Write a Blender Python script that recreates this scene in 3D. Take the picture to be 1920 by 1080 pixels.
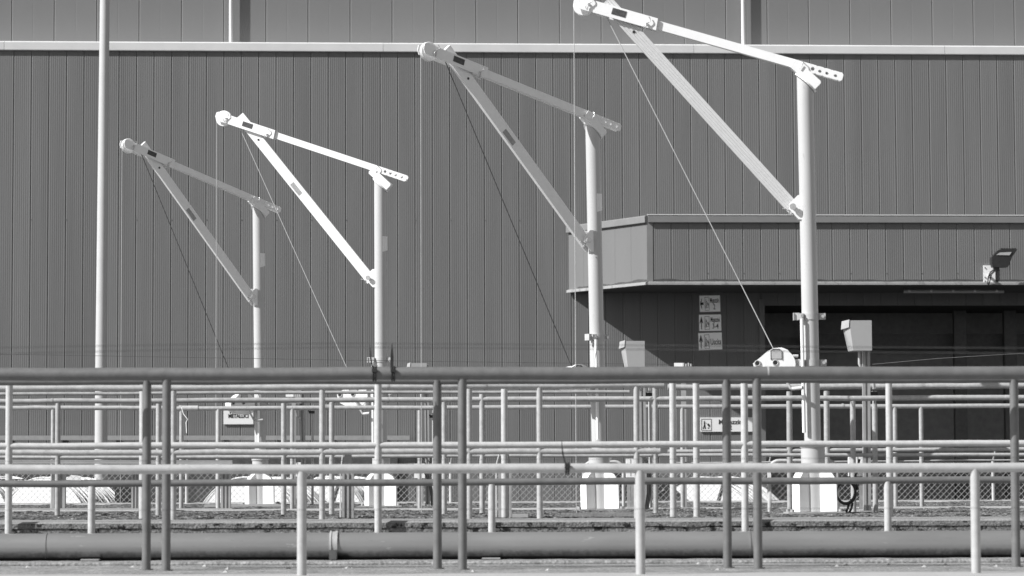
import bpy, bmesh, math, random
from mathutils import Vector, Matrix
random.seed(7)
R = math.radians
scene = bpy.context.scene
for o in list(bpy.data.objects): bpy.data.objects.remove(o)
C = scene.collection

# ------------------------------------------------------------------ camera
F = 5500.0                       # focal length in pixels of the 1920 px wide photograph
EYE = Vector((0, 0, 1.7))
PITCH = math.atan(365.0 / F)
ROLL = 0.0035
fwd = Vector((0, math.cos(PITCH), math.sin(PITCH)))
r0 = Vector((1, 0, 0)); u0 = Vector((0, -math.sin(PITCH), math.cos(PITCH)))
right = r0 * math.cos(ROLL) - u0 * math.sin(ROLL)
up = r0 * math.sin(ROLL) + u0 * math.cos(ROLL)
cam = bpy.data.cameras.new('camera'); camo = bpy.data.objects.new('camera', cam); C.objects.link(camo)
camo.matrix_world = Matrix(((right.x, up.x, -fwd.x, EYE.x), (right.y, up.y, -fwd.y, EYE.y),
                            (right.z, up.z, -fwd.z, EYE.z), (0, 0, 0, 1)))
cam.sensor_width = 36; cam.lens = F / 1920 * 36; cam.clip_end = 3000; cam.clip_start = 0.1
cam.dof.use_dof = True; cam.dof.focus_distance = 27.0; cam.dof.aperture_fstop = 6.3
scene.camera = camo

# ------------------------------------------------------------------ light
SUN_AZ, SUN_EL = R(66), R(38.5)    # azimuth to the left of the direction back to the camera
sun_vec = Vector((-math.sin(SUN_AZ) * math.cos(SUN_EL), -math.cos(SUN_AZ) * math.cos(SUN_EL), math.sin(SUN_EL)))
world = bpy.data.worlds.new('World'); scene.world = world; world.use_nodes = True
nt = world.node_tree; nt.nodes.clear()
sky = nt.nodes.new('ShaderNodeTexSky'); sky.sky_type = 'NISHITA'; sky.sun_disc = False
sky.sun_elevation = SUN_EL
sky.sun_rotation = math.atan2(sun_vec.x, sun_vec.y)
sky.air_density = 1.0; sky.dust_density = 0.4
bw = nt.nodes.new('ShaderNodeRGBToBW'); bg = nt.nodes.new('ShaderNodeBackground'); out = nt.nodes.new('ShaderNodeOutputWorld')
bg.inputs['Strength'].default_value = 0.093
nt.links.new(sky.outputs[0], bw.inputs[0]); nt.links.new(bw.outputs[0], bg.inputs[0]); nt.links.new(bg.outputs[0], out.inputs[0])
sl = bpy.data.lights.new('sun', 'SUN'); sl.energy = 5.0; sl.angle = R(0.5); sl.color = (1, 1, 1)
so = bpy.data.objects.new('sun', sl); C.objects.link(so); so.location = (-20, -20, 30)
so.rotation_euler = sun_vec.to_track_quat('Z', 'Y').to_euler()
scene.view_settings.view_transform = 'Standard'; scene.view_settings.look = 'None'
scene.view_settings.exposure = 0.36; scene.view_settings.gamma = 1.0; scene.view_settings.use_curve_mapping = False

# ------------------------------------------------------------------ pixel -> world
def ray(x, y): return fwd * F + right * (x - 960) + up * (540 - y)
def P(x, y, d):                  # point seen at photograph pixel (x, y) on the plane Y = d
    v = ray(x, y); return EYE + v * (d / v.y)
def PZ(x, z, d):                 # point at pixel column x, depth d, height z
    a = P(x, 905, d); return Vector((a.x, d, z))
def zpx(y, d, x=960): return P(x, y, d).z
WYAW = math.tan(R(3.2))          # the warehouse front recedes a little to the right
def W(x, y, off=0.0):            # pixel -> point on the warehouse front plane, off metres towards the camera
    v = ray(x, y); d0 = 55.0 - off
    t = d0 / (v.y - WYAW * v.x)  # Y = d0 + WYAW * X
    return EYE + v * t
wyaw = math.atan(WYAW)
wex = Vector((math.cos(wyaw), math.sin(wyaw), 0)); wey = Vector((math.sin(wyaw), -math.cos(wyaw), 0))  # along the wall, out of the wall
WORG = Vector((0, 55.0, 0))
def wall_uv(p): q = p - WORG; return q.dot(wex), q.dot(wey)
def wp(u, off, z): q = WORG + wex * u + wey * off; return Vector((q.x, q.y, z))

# ------------------------------------------------------------------ materials
def mat(name, base, rough=0.5, metal=0.0, var=0.12, scale=8.0, stretch=(1, 1, 1), bump=0.0, bscale=60.0,
        spots=0.0, spot_scale=40.0, spot_val=0.02, spot_cut=0.62, light=0.0, light_val=0.75, light_scale=55, light_cut=0.7, spec=0.5, fine=0.0, fine_scale=300, tone=0.0):
    m = bpy.data.materials.new(name); m.use_nodes = True; n = m.node_tree.nodes; L = m.node_tree.links
    b = n['Principled BSDF']; b.inputs['Roughness'].default_value = rough; b.inputs['Metallic'].default_value = metal
    b.inputs['Specular IOR Level'].default_value = spec
    tc = n.new('ShaderNodeTexCoord'); mp = n.new('ShaderNodeMapping'); mp.inputs['Scale'].default_value = stretch
    oi = n.new('ShaderNodeObjectInfo'); ad = n.new('ShaderNodeVectorMath'); ad.operation = 'ADD'
    ml = n.new('ShaderNodeMath'); ml.operation = 'MULTIPLY'; ml.inputs[1].default_value = 37.0
    L.new(oi.outputs['Random'], ml.inputs[0])
    L.new(tc.outputs['Object'], mp.inputs['Vector']); L.new(mp.outputs[0], ad.inputs[0]); L.new(ml.outputs[0], ad.inputs[1])
    nz = n.new('ShaderNodeTexNoise'); nz.inputs['Scale'].default_value = scale; nz.inputs['Detail'].default_value = 6; nz.inputs['Roughness'].default_value = 0.6
    L.new(ad.outputs[0], nz.inputs['Vector'])
    mr = n.new('ShaderNodeMapRange'); mr.inputs['From Min'].default_value = 0.25; mr.inputs['From Max'].default_value = 0.75
    mr.inputs['To Min'].default_value = base * (1 - var); mr.inputs['To Max'].default_value = min(0.95, base * (1 + var))
    L.new(nz.outputs['Fac'], mr.inputs['Value']); val = mr.outputs[0]
    def blend(scale_, cut, amt, v, width=0.06):
        nonlocal val
        z = n.new('ShaderNodeTexNoise'); z.inputs['Scale'].default_value = scale_; z.inputs['Detail'].default_value = 5; z.inputs['Roughness'].default_value = 0.65
        L.new(ad.outputs[0], z.inputs['Vector'])
        r = n.new('ShaderNodeMapRange'); r.inputs['From Min'].default_value = cut; r.inputs['From Max'].default_value = cut + width
        r.inputs['To Min'].default_value = 0; r.inputs['To Max'].default_value = amt; L.new(z.outputs['Fac'], r.inputs['Value'])
        mx = n.new('ShaderNodeMix'); mx.data_type = 'FLOAT'; L.new(r.outputs[0], mx.inputs[0]); L.new(val, mx.inputs[2]); mx.inputs[3].default_value = v
        val = mx.outputs[0]
    if spots: blend(spot_scale, spot_cut, spots, spot_val)
    if light: blend(light_scale, light_cut, light, light_val)
    if fine:
        z = n.new('ShaderNodeTexNoise'); z.inputs['Scale'].default_value = fine_scale; z.inputs['Detail'].default_value = 3
        L.new(ad.outputs[0], z.inputs['Vector'])
        r = n.new('ShaderNodeMapRange'); r.inputs['From Min'].default_value = .3; r.inputs['From Max'].default_value = .7
        r.inputs['To Min'].default_value = 1 - fine; r.inputs['To Max'].default_value = 1 + fine; L.new(z.outputs['Fac'], r.inputs['Value'])
        mm = n.new('ShaderNodeMath'); mm.operation = 'MULTIPLY'; L.new(val, mm.inputs[0]); L.new(r.outputs[0], mm.inputs[1]); val = mm.outputs[0]
    if tone:
        r = n.new('ShaderNodeMapRange'); r.inputs['To Min'].default_value = 1 - tone; r.inputs['To Max'].default_value = 1 + tone; L.new(oi.outputs['Random'], r.inputs['Value'])
        mm = n.new('ShaderNodeMath'); mm.operation = 'MULTIPLY'; L.new(val, mm.inputs[0]); L.new(r.outputs[0], mm.inputs[1]); val = mm.outputs[0]
    cb = n.new('ShaderNodeCombineColor')
    for i in range(3): L.new(val, cb.inputs[i])
    L.new(cb.outputs[0], b.inputs['Base Color'])
    rr = n.new('ShaderNodeMapRange'); rr.inputs['To Min'].default_value = max(0.05, rough - 0.08); rr.inputs['To Max'].default_value = min(1, rough + 0.1)
    L.new(nz.outputs['Fac'], rr.inputs['Value']); L.new(rr.outputs[0], b.inputs['Roughness'])
    if bump:
        bz = n.new('ShaderNodeTexNoise'); bz.inputs['Scale'].default_value = bscale; bz.inputs['Detail'].default_value = 6
        L.new(ad.outputs[0], bz.inputs['Vector'])
        bp = n.new('ShaderNodeBump'); bp.inputs['Strength'].default_value = bump; bp.inputs['Distance'].default_value = 0.01
        L.new(bz.outputs['Fac'], bp.inputs['Height']); L.new(bp.outputs[0], b.inputs['Normal'])
    return m
M = {}
M['clad'] = mat('cladding', 0.182, .55, var=.11, scale=3.0, stretch=(1, 1, .05), spec=.25, tone=.045)
M['clad_up'] = mat('upper_cladding', 0.205, .6, var=.04, scale=.8, stretch=(1, 1, .4), spec=.25, tone=.025)
M['clad_side'] = mat('canopy_cladding', 0.182, .55, var=.05, scale=1.2, stretch=(1, 1, .25), spec=.25, tone=.045)
M['cap'] = mat('pale_flashing', 0.70, .5, var=.06, scale=2.5, spots=.25, spot_scale=14, spot_val=.3, spot_cut=.66)
M['trim'] = mat('dark_flashing', 0.22, .55, var=.08, scale=3)
M['sill'] = mat('sill_flashing', 0.36, .6, var=.15, scale=4, spots=.5, spot_scale=5, spot_val=.15, spot_cut=.55)
M['dark'] = mat('dark_interior', 0.03, .8, var=.2)
M['white'] = mat('white_paint', 0.92, .38, var=.03, scale=9, spots=.3, spot_scale=30, spot_val=.45, spot_cut=.72)
M['white_dirty'] = mat('mast_paint', 0.50, .4, var=.05, scale=6, stretch=(1, 1, .35), spots=.5, spot_scale=24, spot_val=.33, spot_cut=.65)
M['alu'] = mat('ribbed_aluminium', 0.66, .45, metal=.15, var=.06, scale=30)
M['galv'] = mat('galvanised_tube', 0.42, .5, metal=.12, var=.2, scale=26, spots=.3, spot_scale=90, spot_val=.3, spot_cut=.6, light=.35, light_val=.72, light_scale=60, light_cut=.6, bump=.15, bscale=200)
M['galv_pale'] = mat('pale_tube', 0.50, .5, metal=.05, var=.14, scale=30, spots=.3, spot_scale=110, spot_val=.4, spot_cut=.6, bump=.15, bscale=200)
M['galv_dull'] = mat('dull_tube', 0.36, .55, metal=.1, var=.22, scale=22, spots=.3, spot_scale=60, spot_val=.2, spot_cut=.6, light=.3, light_val=.6, light_scale=45, light_cut=.66)
M['near_dark'] = mat('weathered_grey_tube', 0.17, .45, metal=.2, var=.16, scale=16, spots=.5, spot_scale=14, spot_val=.14, spot_cut=.6, light=.5, light_val=.6, light_scale=26, light_cut=.72)
M['near_pale'] = mat('weathered_pale_tube', 0.44, .5, metal=.1, var=.14, scale=18, spots=.4, spot_scale=30, spot_val=.3, spot_cut=.62)
M['bigpipe'] = mat('steel_pipe', 0.28, .34, metal=.35, var=.12, scale=5, stretch=(.25, 1, 1), spots=.3, spot_scale=60, spot_val=.15, spot_cut=.64, light=.6, light_val=.55, light_scale=24, light_cut=.67)
M['channel'] = mat('channel_steel', 0.38, .5, metal=.15, var=.12, scale=12)
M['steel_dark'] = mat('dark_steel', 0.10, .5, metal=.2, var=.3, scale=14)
M['grey_box'] = mat('grey_enclosure', 0.37, .5, var=.04, scale=6)
M['black'] = mat('black_plastic', 0.025, .45, var=.3)
M['rubber'] = mat('rubber_hose', 0.02, .5, var=.3)
M['label'] = mat('label_print', 0.07, .5, var=.5, scale=60)
M['label_grey'] = mat('grey_label', 0.36, .5, var=.3, scale=70)
M['zinc'] = mat('bright_zinc', 0.6, .3, metal=.6, var=.2, scale=40)
M['wire'] = mat('galvanised_wire', 0.5, .45, metal=.3, var=.15)
M['coilwire'] = mat('bright_coil_wire', 0.68, .5, metal=.0, var=.1, scale=20)
M['coilcore'] = mat('coil_core', 0.4, .7, var=.3, scale=20)
M['sign'] = mat('sign_board', 0.92, .45, var=.02)
M['sign_grey'] = mat('sign_board_grey', 0.42, .5, var=.04)
M['ink'] = mat('sign_print', 0.02, .6, var=.1)
M['pole'] = mat('lamp_post_paint', 0.52, .5, var=.04, scale=5)
M['lens'] = mat('lamp_lens', 0.45, .2, var=.05)
M['conc_top'] = mat('concrete_coping', 0.27, .9, var=.16, scale=7, spots=.4, spot_scale=34, spot_val=.2, spot_cut=.6, bump=.5, bscale=70, spec=.2, fine=.2, fine_scale=130)
M['conc_face'] = mat('mossy_concrete', 0.19, .95, var=.35, scale=9, spots=.95, spot_scale=17, spot_val=.02, spot_cut=.55, light=.7, light_val=.5, light_scale=60, light_cut=.68, bump=.9, bscale=60, spec=.1, fine=.45, fine_scale=90)
M['conc_near'] = mat('near_concrete', 0.25, .9, var=.3, scale=7, stretch=(1, .5, 1), spots=.6, spot_scale=26, spot_val=.12, spot_cut=.58, light=.7, light_val=.7, light_scale=16, light_cut=.66, bump=.6, bscale=60, spec=.2, fine=.4, fine_scale=70)
M['conc_rail'] = mat('pale_concrete', 0.40, .85, var=.08, scale=6, bump=.3, bscale=60, spec=.2)
M['asphalt'] = mat('yard_surface', 0.032, .9, var=.25, scale=2, bump=.3)
M['water'] = mat('tank_water', 0.03, .08, var=.2, scale=1)
M['timber'] = mat('grey_timber', 0.4, .8, var=.2, scale=10, stretch=(.1, 1, 1))
M['stain'] = mat('dirt_stain', 0.09, .8, var=.3, scale=20, spec=.1)
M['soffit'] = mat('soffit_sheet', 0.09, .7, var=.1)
M['interior'] = mat('interior_wall', 0.3, .8, var=.2)
M['bright_wire'] = mat('bright_wire_rope', 0.5, .4, var=.1)
M['shaded_wire'] = mat('shaded_wire_rope', 0.06, .5, var=.2)  # winch rope with the shade of the strut put into its colour
M['gravel'] = mat('gravel', 0.14, .95, var=.4, scale=40, stretch=(1, .4, 1), spots=.9, spot_scale=7, spot_val=.03, spot_cut=.55, light=.8, light_val=.6, light_scale=70, light_cut=.6, spec=.1, fine=.6, fine_scale=60)
M['straw'] = mat('dry_leaf', 0.05, .8, var=.4, scale=30)

def underside_belt(m, zlo, zhi, val, amp=.03):
    """ragged darker belt on the underside, by height in the object"""
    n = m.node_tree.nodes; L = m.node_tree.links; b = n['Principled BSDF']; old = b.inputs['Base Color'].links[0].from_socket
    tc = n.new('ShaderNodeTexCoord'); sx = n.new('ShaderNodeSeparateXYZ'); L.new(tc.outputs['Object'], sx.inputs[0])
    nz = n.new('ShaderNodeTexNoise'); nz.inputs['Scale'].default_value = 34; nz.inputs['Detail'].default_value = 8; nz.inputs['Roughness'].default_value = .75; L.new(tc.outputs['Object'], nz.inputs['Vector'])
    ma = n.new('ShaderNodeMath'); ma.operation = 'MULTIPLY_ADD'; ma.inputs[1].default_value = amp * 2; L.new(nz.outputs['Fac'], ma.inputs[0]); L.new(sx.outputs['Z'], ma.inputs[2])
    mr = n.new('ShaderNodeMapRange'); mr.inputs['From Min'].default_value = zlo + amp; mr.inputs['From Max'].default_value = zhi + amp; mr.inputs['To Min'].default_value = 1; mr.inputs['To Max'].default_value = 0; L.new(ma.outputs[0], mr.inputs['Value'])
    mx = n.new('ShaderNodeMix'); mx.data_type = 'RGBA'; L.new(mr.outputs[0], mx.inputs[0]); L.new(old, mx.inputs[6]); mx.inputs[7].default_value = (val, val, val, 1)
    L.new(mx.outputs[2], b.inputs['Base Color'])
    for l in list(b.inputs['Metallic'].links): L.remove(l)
M['bigpipe'].node_tree.nodes['Principled BSDF'].inputs['Coat Weight'].default_value = .8
M['bigpipe'].node_tree.nodes['Principled BSDF'].inputs['Coat Roughness'].default_value = .16
underside_belt(M['bigpipe'], .022, .056, .04, .022)  # darker colour towards the bottom of the pipe, with a ragged edge

# ------------------------------------------------------------------ mesh builder
class MB:
    def __init__(s): s.v = []; s.f = []; s.smooth = []
    def add(s, vs, fs, smooth=False):
        b = len(s.v); s.v += [Vector(v) for v in vs]; s.f += [[b + i for i in f] for f in fs]; s.smooth += [smooth] * len(fs); return s
    def obox(s, c, ax, ay, az):  # centre and three half-axis vectors
        c = Vector(c); ax = Vector(ax); ay = Vector(ay); az = Vector(az)
        vs = [c + i * ax + j * ay + k * az for k in (-1, 1) for j in (-1, 1) for i in (-1, 1)]
        fs = [[0, 2, 3, 1], [4, 5, 7, 6], [0, 1, 5, 4], [2, 6, 7, 3], [0, 4, 6, 2], [1, 3, 7, 5]]
        if ax.cross(ay).dot(az) < 0: fs = [f[::-1] for f in fs]
        return s.add(vs, fs)
    def box(s, lo, hi):
        lo = Vector(lo); hi = Vector(hi); c = (lo + hi) / 2; h = (hi - lo) / 2
        return s.obox(c, (h.x, 0, 0), (0, h.y, 0), (0, 0, h.z))
    def tube(s, pts, r, n=12, caps=True, r2=None):
        pts = [Vector(p) for p in pts]; rings = []; prev = None
        for i, p in enumerate(pts):
            d = (pts[min(i + 1, len(pts) - 1)] - pts[max(i - 1, 0)]).normalized()
            if prev is None:
                a = Vector((0, 0, 1)) if abs(d.z) < .9 else Vector((1, 0, 0)); x = d.cross(a).normalized()
            else: x = (prev - d * prev.dot(d)).normalized()
            prev = x; y = d.cross(x)
            rr = r if r2 is None else r + (r2 - r) * i / (len(pts) - 1)
            rings.append([p + x * rr * math.cos(2 * math.pi * k / n) + y * rr * math.sin(2 * math.pi * k / n) for k in range(n)])
        vs = [v for ring in rings for v in ring]
        fs = [[i * n + k, i * n + (k + 1) % n, (i + 1) * n + (k + 1) % n, (i + 1) * n + k] for i in range(len(pts) - 1) for k in range(n)]
        s.add(vs, fs, True)
        if caps:
            s.add(rings[0], [list(range(n))[::-1]]); s.add(rings[-1], [list(range(n))])   # caps keep their own vertices
        return s
    def prism(s, prof, ext):     # closed outline (3D points) pushed along ext
        prof = [Vector(p) for p in prof]; ext = Vector(ext); n = len(prof)
        nrm = Vector((0, 0, 0))
        for i in range(n): nrm += prof[i].cross(prof[(i + 1) % n])
        if nrm.dot(ext) > 0: prof = prof[::-1]
        vs = prof + [p + ext for p in prof]
        fs = [list(range(n)), [n + i for i in range(n)][::-1]] + [[i, i + n, (i + 1) % n + n, (i + 1) % n] for i in range(n)]
        return s.add(vs, fs)
    def build(s, name, m, parent=None, origin=None):
        o0 = Vector(origin) if origin is not None else (root_origin(parent) if parent else Vector((0, 0, 0)))
        me = bpy.data.meshes.new(name); me.from_pydata([v - o0 for v in s.v], [], s.f)
        for p, sm in zip(me.polygons, s.smooth): p.use_smooth = sm
        me.materials.append(M[m] if isinstance(m, str) else m)
        ob = bpy.data.objects.new(name, me); C.objects.link(ob)
        if parent: ob.parent = parent
        else: ob.location = o0
        return ob
def root_origin(o):
    while o.parent: o = o.parent
    return o.location.copy()
def tag(o, label=None, cat=None, group=None, kind=None):
    if label: o['label'] = label
    if cat: o['category'] = cat
    if group: o['group'] = group
    if kind: o['kind'] = kind
    return o
def thing(name, loc, label, cat, group=None):
    o = bpy.data.objects.new(name, None); o.empty_display_size = .1; o.location = loc; C.objects.link(o); return tag(o, label, cat, group)
def copy_tree(o, parent=None):
    c = o.copy(); C.objects.link(c); c.parent = parent
    for ch in list(o.children): copy_tree(ch, c)
    return c
def text_part(body, size, origin, ex, ez, parent, sx=1.0, depth=.002, m='ink', align='CENTER', bold=0.0):
    cu = bpy.data.curves.new('lettering', 'FONT'); cu.body = body; cu.size = size; cu.align_x = align; cu.extrude = depth; cu.offset = bold
    t = bpy.data.objects.new('lettering', cu); C.objects.link(t); bpy.context.view_layer.update()
    me = bpy.data.meshes.new_from_object(t.evaluated_get(bpy.context.evaluated_depsgraph_get())); bpy.data.objects.remove(t)
    ez = Vector(ez); ex = Vector(ex); en = ex.cross(ez); o0 = root_origin(parent)
    for v in me.vertices: v.co = Vector(origin) + ex * v.co.x * sx + ez * v.co.y + en * v.co.z - o0
    me.materials.clear(); me.materials.append(M[m]); ob = bpy.data.objects.new('lettering', me); C.objects.link(ob); ob.parent = parent; return ob
def arc(c, ax, ay, r, a0, a1, n): return [Vector(c) + Vector(ax) * r * math.cos(a0 + (a1 - a0) * i / n) + Vector(ay) * r * math.sin(a0 + (a1 - a0) * i / n) for i in range(n + 1)]

# ------------------------------------------------------------------ ground, tanks
ZT = 1.477                       # level of the tank tops
def plain_box(name, lo, hi, m, label=None, cat=None, kind=None):
    o = MB().box(lo, hi).build(name, m, origin=((lo[0] + hi[0]) / 2, (lo[1] + hi[1]) / 2, lo[2])); return tag(o, label, cat, None, kind)
g = MB().add([(-1500, -600, 0), (1500, -600, 0), (1500, 2500, 0), (-1500, 2500, 0)], [[0, 1, 2, 3]]).build('ground', 'asphalt'); tag(g, kind='structure')
yard = plain_box('yard', (-30, 33.2, -.5), (40, 60, .45), 'asphalt', kind='structure')
def rough_wall(name, d0, d1, ztop, slab, label, m_top='conc_top', m_face='conc_face', zb=.0, lip=.003, kind=None):
    """a long tank wall: a coping slab with an uneven front edge over a body set back a little"""
    x0, x1 = -9.0 * d0 / 20 - 3, 9.0 * d0 / 20 + 3
    t = thing(name, (0, (d0 + d1) / 2, zb), label, 'wall')
    b = MB(); N = 240
    rows = []
    for i in range(N + 1):
        x = x0 + (x1 - x0) * i / N; j = random.uniform(-.003, .003); k = random.uniform(-.003, .003)
        rows.append([(x, d0 + j, ztop - slab + k), (x, d0 + j * .7, ztop - .012 + k * .3), (x, d0 + .012, ztop + random.uniform(-.002, .002)), (x, d1, ztop), (x, d1, ztop - slab)])
    vs = [p for r_ in rows for p in r_]; fs = []
    for i in range(N):
        for k in range(5): fs.append([i * 5 + k, (i + 1) * 5 + k, (i + 1) * 5 + (k + 1) % 5, i * 5 + (k + 1) % 5])
    fs = [f for f in fs]; b.add(vs, fs); co = b.build('coping', m_top, t); co.data.materials.append(M[m_face])
    for p in co.data.polygons:
        if p.index % 5 == 0: p.material_index = 1
    e = MB(); vs = []; fs = []; K = 7
    for i in range(N + 1):
        x = x0 + (x1 - x0) * i / N
        for k in range(K): vs.append((x, d0 + lip + random.uniform(0, .005), (ztop - slab - .004) - (.16 * k / (K - 2) if k < K - 1 else ztop - slab - .004 - zb)))
    for i in range(N):
        for k in range(K - 1): fs.append([i * K + k, i * K + k + 1, (i + 1) * K + k + 1, (i + 1) * K + k])
    e.add(vs, fs); e.build('wall_face', m_face, t)
    MB().box((x0, d0 + lip + .02, zb), (x1, d1 - .01, ztop - slab - .006)).build('wall_core', m_face, t)
    return t
MB_front = rough_wall('kerb_wall', 12.6, 14.0, 1.272, .10, 'blurred pale concrete kerb closest to the camera along the bottom edge', 'conc_rail', 'conc_near')
plat = plain_box('walkway', (-9, 14.02, 0), (9, 16.26, 1.25), 'conc_near', kind='structure')
rough_wall('kerb_wall', 16.25, 17.48, 1.270, .045, 'low rough concrete kerb directly under the big horizontal steel pipe', 'conc_near', 'conc_near')
rough_wall('tank_wall', 17.50, 18.45, ZT, .040, 'mossy concrete tank wall behind the big steel pipe')
rough_wall('kerb_wall', 24.3, 24.62, 1.489, .016, 'thin pale kerb crossing the gravel behind the grey-armed crane pedestal', 'conc_rail', 'conc_rail', zb=1.2, lip=.004)
rough_wall('kerb_wall', 32.5, 33.2, 1.484, .02, 'farthest pale kerb, carrying the chain-link mesh fence', 'conc_rail', 'conc_face')
import mathutils.noise as mn
for (a, b2) in ((18.44, 24.3), (24.61, 32.5)):
    nx = 420; ny = int((b2 - a) / .045); vs = []; fs = []; hw = 4.9 if a < 20 else 6.4
    for j in range(ny + 1):
        for i in range(nx + 1):
            x = -hw + 2 * hw * i / nx + random.uniform(-.008, .008); y = a + (b2 - a) * j / ny + (random.uniform(-.015, .015) if 0 < j < ny else 0)
            vs.append((x, y, 1.470 + .016 * mn.noise((x * 2.3, y * 1.7, 3.1)) + random.uniform(-.009, .009)))
    for j in range(ny):
        for i in range(nx): k = j * (nx + 1) + i; fs.append([k, k + 1, k + nx + 2, k + nx + 1])
    g_ = MB(); g_.add(vs, fs); tag(g_.build('gravel', 'gravel'), kind='stuff')
tag(MB().box((-14, 18.44, 0), (14, 33.1, 1.43)).build('terrain', 'conc_top'), kind='structure')
# loose stones and flakes on the near walkway
st = MB()
for i in range(120):
    x = random.uniform(-3.2, 3.2); d = random.uniform(14.9, 16.2); r_ = random.choice([.003, .004, .004, .005, .006, .016])
    c = Vector((x, d, 1.25)); ph = random.uniform(0, 6)
    ring = [c + Vector((math.cos(ph + k * 1.257) * r_ * random.uniform(.7, 1.3), math.sin(ph + k * 1.257) * r_ * random.uniform(.7, 1.3), .0)) for k in range(5)]
    st.add(ring + [c + Vector((0, 0, r_ * .7))], [[k, (k + 1) % 5, 5] for k in range(5)])
tag(st.build('gravel', 'conc_rail'), kind='stuff')

# ------------------------------------------------------------------ warehouse
wh = thing('warehouse', wp(0, 0, .45), 'long grey ribbed metal-clad warehouse filling the background', 'building')
zcap0, zcap1 = W(960, 99).z, W(960, 83).z
def panel_mesh(w, h, ribs, joint=.014, depth=.012, rib_d=.0015):
    """vertical sheet: recessed joint, then a face with shallow stiffening grooves; x right, -y outwards, z up"""
    pr = [(0, depth), (joint * .4, depth), (joint + .014, 0.0), (joint + .016, 0)]
    for k in range(ribs):
        c = joint + .025 + (w - joint - .04) * (k + .5) / ribs
        pr += [(c - .011, 0), (c - .005, rib_d), (c + .005, rib_d), (c + .011, 0)]
    pr += [(w - .016, 0), (w - .006, -.002), (w, depth)]
    vs = [(x, y, 0) for x, y in pr] + [(x, y, h) for x, y in pr]; n = len(pr)
    me = bpy.data.meshes.new('panel'); me.from_pydata(vs, [], [[i, i + 1, n + i + 1, n + i] for i in range(n - 1)]); return me
def panel_row(n, u_of, off, z0, z1, w, ribs, m, parent, name='panel', ex=None, base=None, **kw):
    me = panel_mesh(w, z1 - z0, ribs, **kw); me.materials.append(M[m]); o0 = root_origin(parent)
    for i in range(n):
        o = bpy.data.objects.new(name, me); C.objects.link(o); o.parent = parent
        q = wp(u_of(i), off, z0) if base is None else base + ex * u_of(i) + Vector((0, 0, z0 - base.z))
        o.location = q - o0; o.rotation_euler = (0, 0, wyaw if ex is None else math.atan2(ex.y, ex.x))
PW = .3265
uL = wall_uv(W(22.7, 500))[0] - 3 * PW
uDoor = wall_uv(W(1428, 800))[0]
nL = int(round((uDoor - uL) / PW)); PWi = (uDoor - uL) / nL
panel_row(nL, lambda i: uL + i * PWi, 0, .45, zcap0 + .04, PWi, 7, 'clad', wh)
CP = 2.25
zc_top, zc_bot = W(1215, 404, CP).z, W(1215, 533, CP).z     # canopy levels
uR = wall_uv(W(2040, 500))[0]
nR = int(round((uR - uDoor) / PW))
panel_row(nR, lambda i: uDoor + i * PWi, 0, zc_bot - .25, zcap0 + .04, PWi, 7, 'clad', wh)
# bolts at mid height, every second joint
zb = W(400, 411).z
bolt = MB()
bolt.tube([(0, 0, 0), (0, -.008, 0)], .008, 8)
bo = bolt.build('bolt', 'steel_dark', wh, origin=(0, 0, 0)); bo.location = wp(uL + 2 * PWi + .004, .004, zb) - wh.location
for i in range(4, 34, 2):
    c = bo.copy(); C.objects.link(c); c.location = wp(uL + i * PWi + .004, .004, zb) - wh.location
# parapet flashing in lengths with visible laps, upper storey and downpipes
for k, (xa, xb) in enumerate(((-60, 8), (8.6, 718), (718.6, 1300), (1300.6, 1770), (1770.6, 2040))):
    ua, ub = wall_uv(W(xa, 90))[0], wall_uv(W(xb, 90))[0]
    b = MB(); pr = [(0, zcap0), (.045, zcap0), (.05, zcap0 + .012), (.05, zcap1 - .01), (.03, zcap1 + .01), (-.7, zcap1 + .03), (-.7, zcap0)]
    b.prism([wp(ua, y, z) for y, z in pr], wex * (ub - ua)); b.build('parapet_cap', 'cap', wh)
PU = .80
uU = wall_uv(W(14, 40))[0]
panel_row(27, lambda i: uU + (i - 1) * PU, -.62, zcap1 - .1, zcap1 + 2.2, PU, 1, 'clad_up', wh, 'upper_panel', joint=.012, rib_d=.001)
for xp in (433, 1393.5):
    b = MB(); u = wall_uv(W(xp, 40, -.52))[0]
    b.tube([wp(u, -.52, zcap1 + .0), wp(u, -.52, zcap1 + 2.2)], .036, 14)
    b.build('downpipe', 'cap', wh)
    b = MB(); b.box((-.05, -.05, -.02), (.05, .05, .02))
    for v in b.v: v[:] = wp(u, -.52, zcap1 + 1.5) + Vector(v)
    b.build('pipe_clip', 'cap', wh)
# solid body behind the sheets, with the opening under the canopy
b = MB()
for (ua, ub, oa, ob_, za, zb_) in ((uL, uDoor - .02, -.06, -9, .45, zcap1 - .02), (uDoor - .02, uR + 4, -.06, -9, zc_bot - .2, zcap1 - .02), (uL, uR + 4, -.66, -9, zcap1, zcap1 + 2.2),
                                 ):
    c = (wp(ua, oa, za) + wp(ub, ob_, zb_)) / 2
    b.obox(c, wex * (ub - ua) / 2, wey * (ob_ - oa) / 2, Vector((0, 0, (zb_ - za) / 2)))
b.build('wall', 'dark', wh)
b = MB()
for (ua, ub, oa, ob_, za, zb_) in ((uDoor - .02, uR + 3.6, -3.4, -6, .45, zc_bot - .2), (uR + 3.6, uR + 4, -.06, -9, .45, zc_bot - .2)):
    c = (wp(ua, oa, za) + wp(ub, ob_, zb_)) / 2
    b.obox(c, wex * (ub - ua) / 2, wey * (ob_ - oa) / 2, Vector((0, 0, (zb_ - za) / 2)))
b.build('inner_wall', 'interior', wh)
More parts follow.
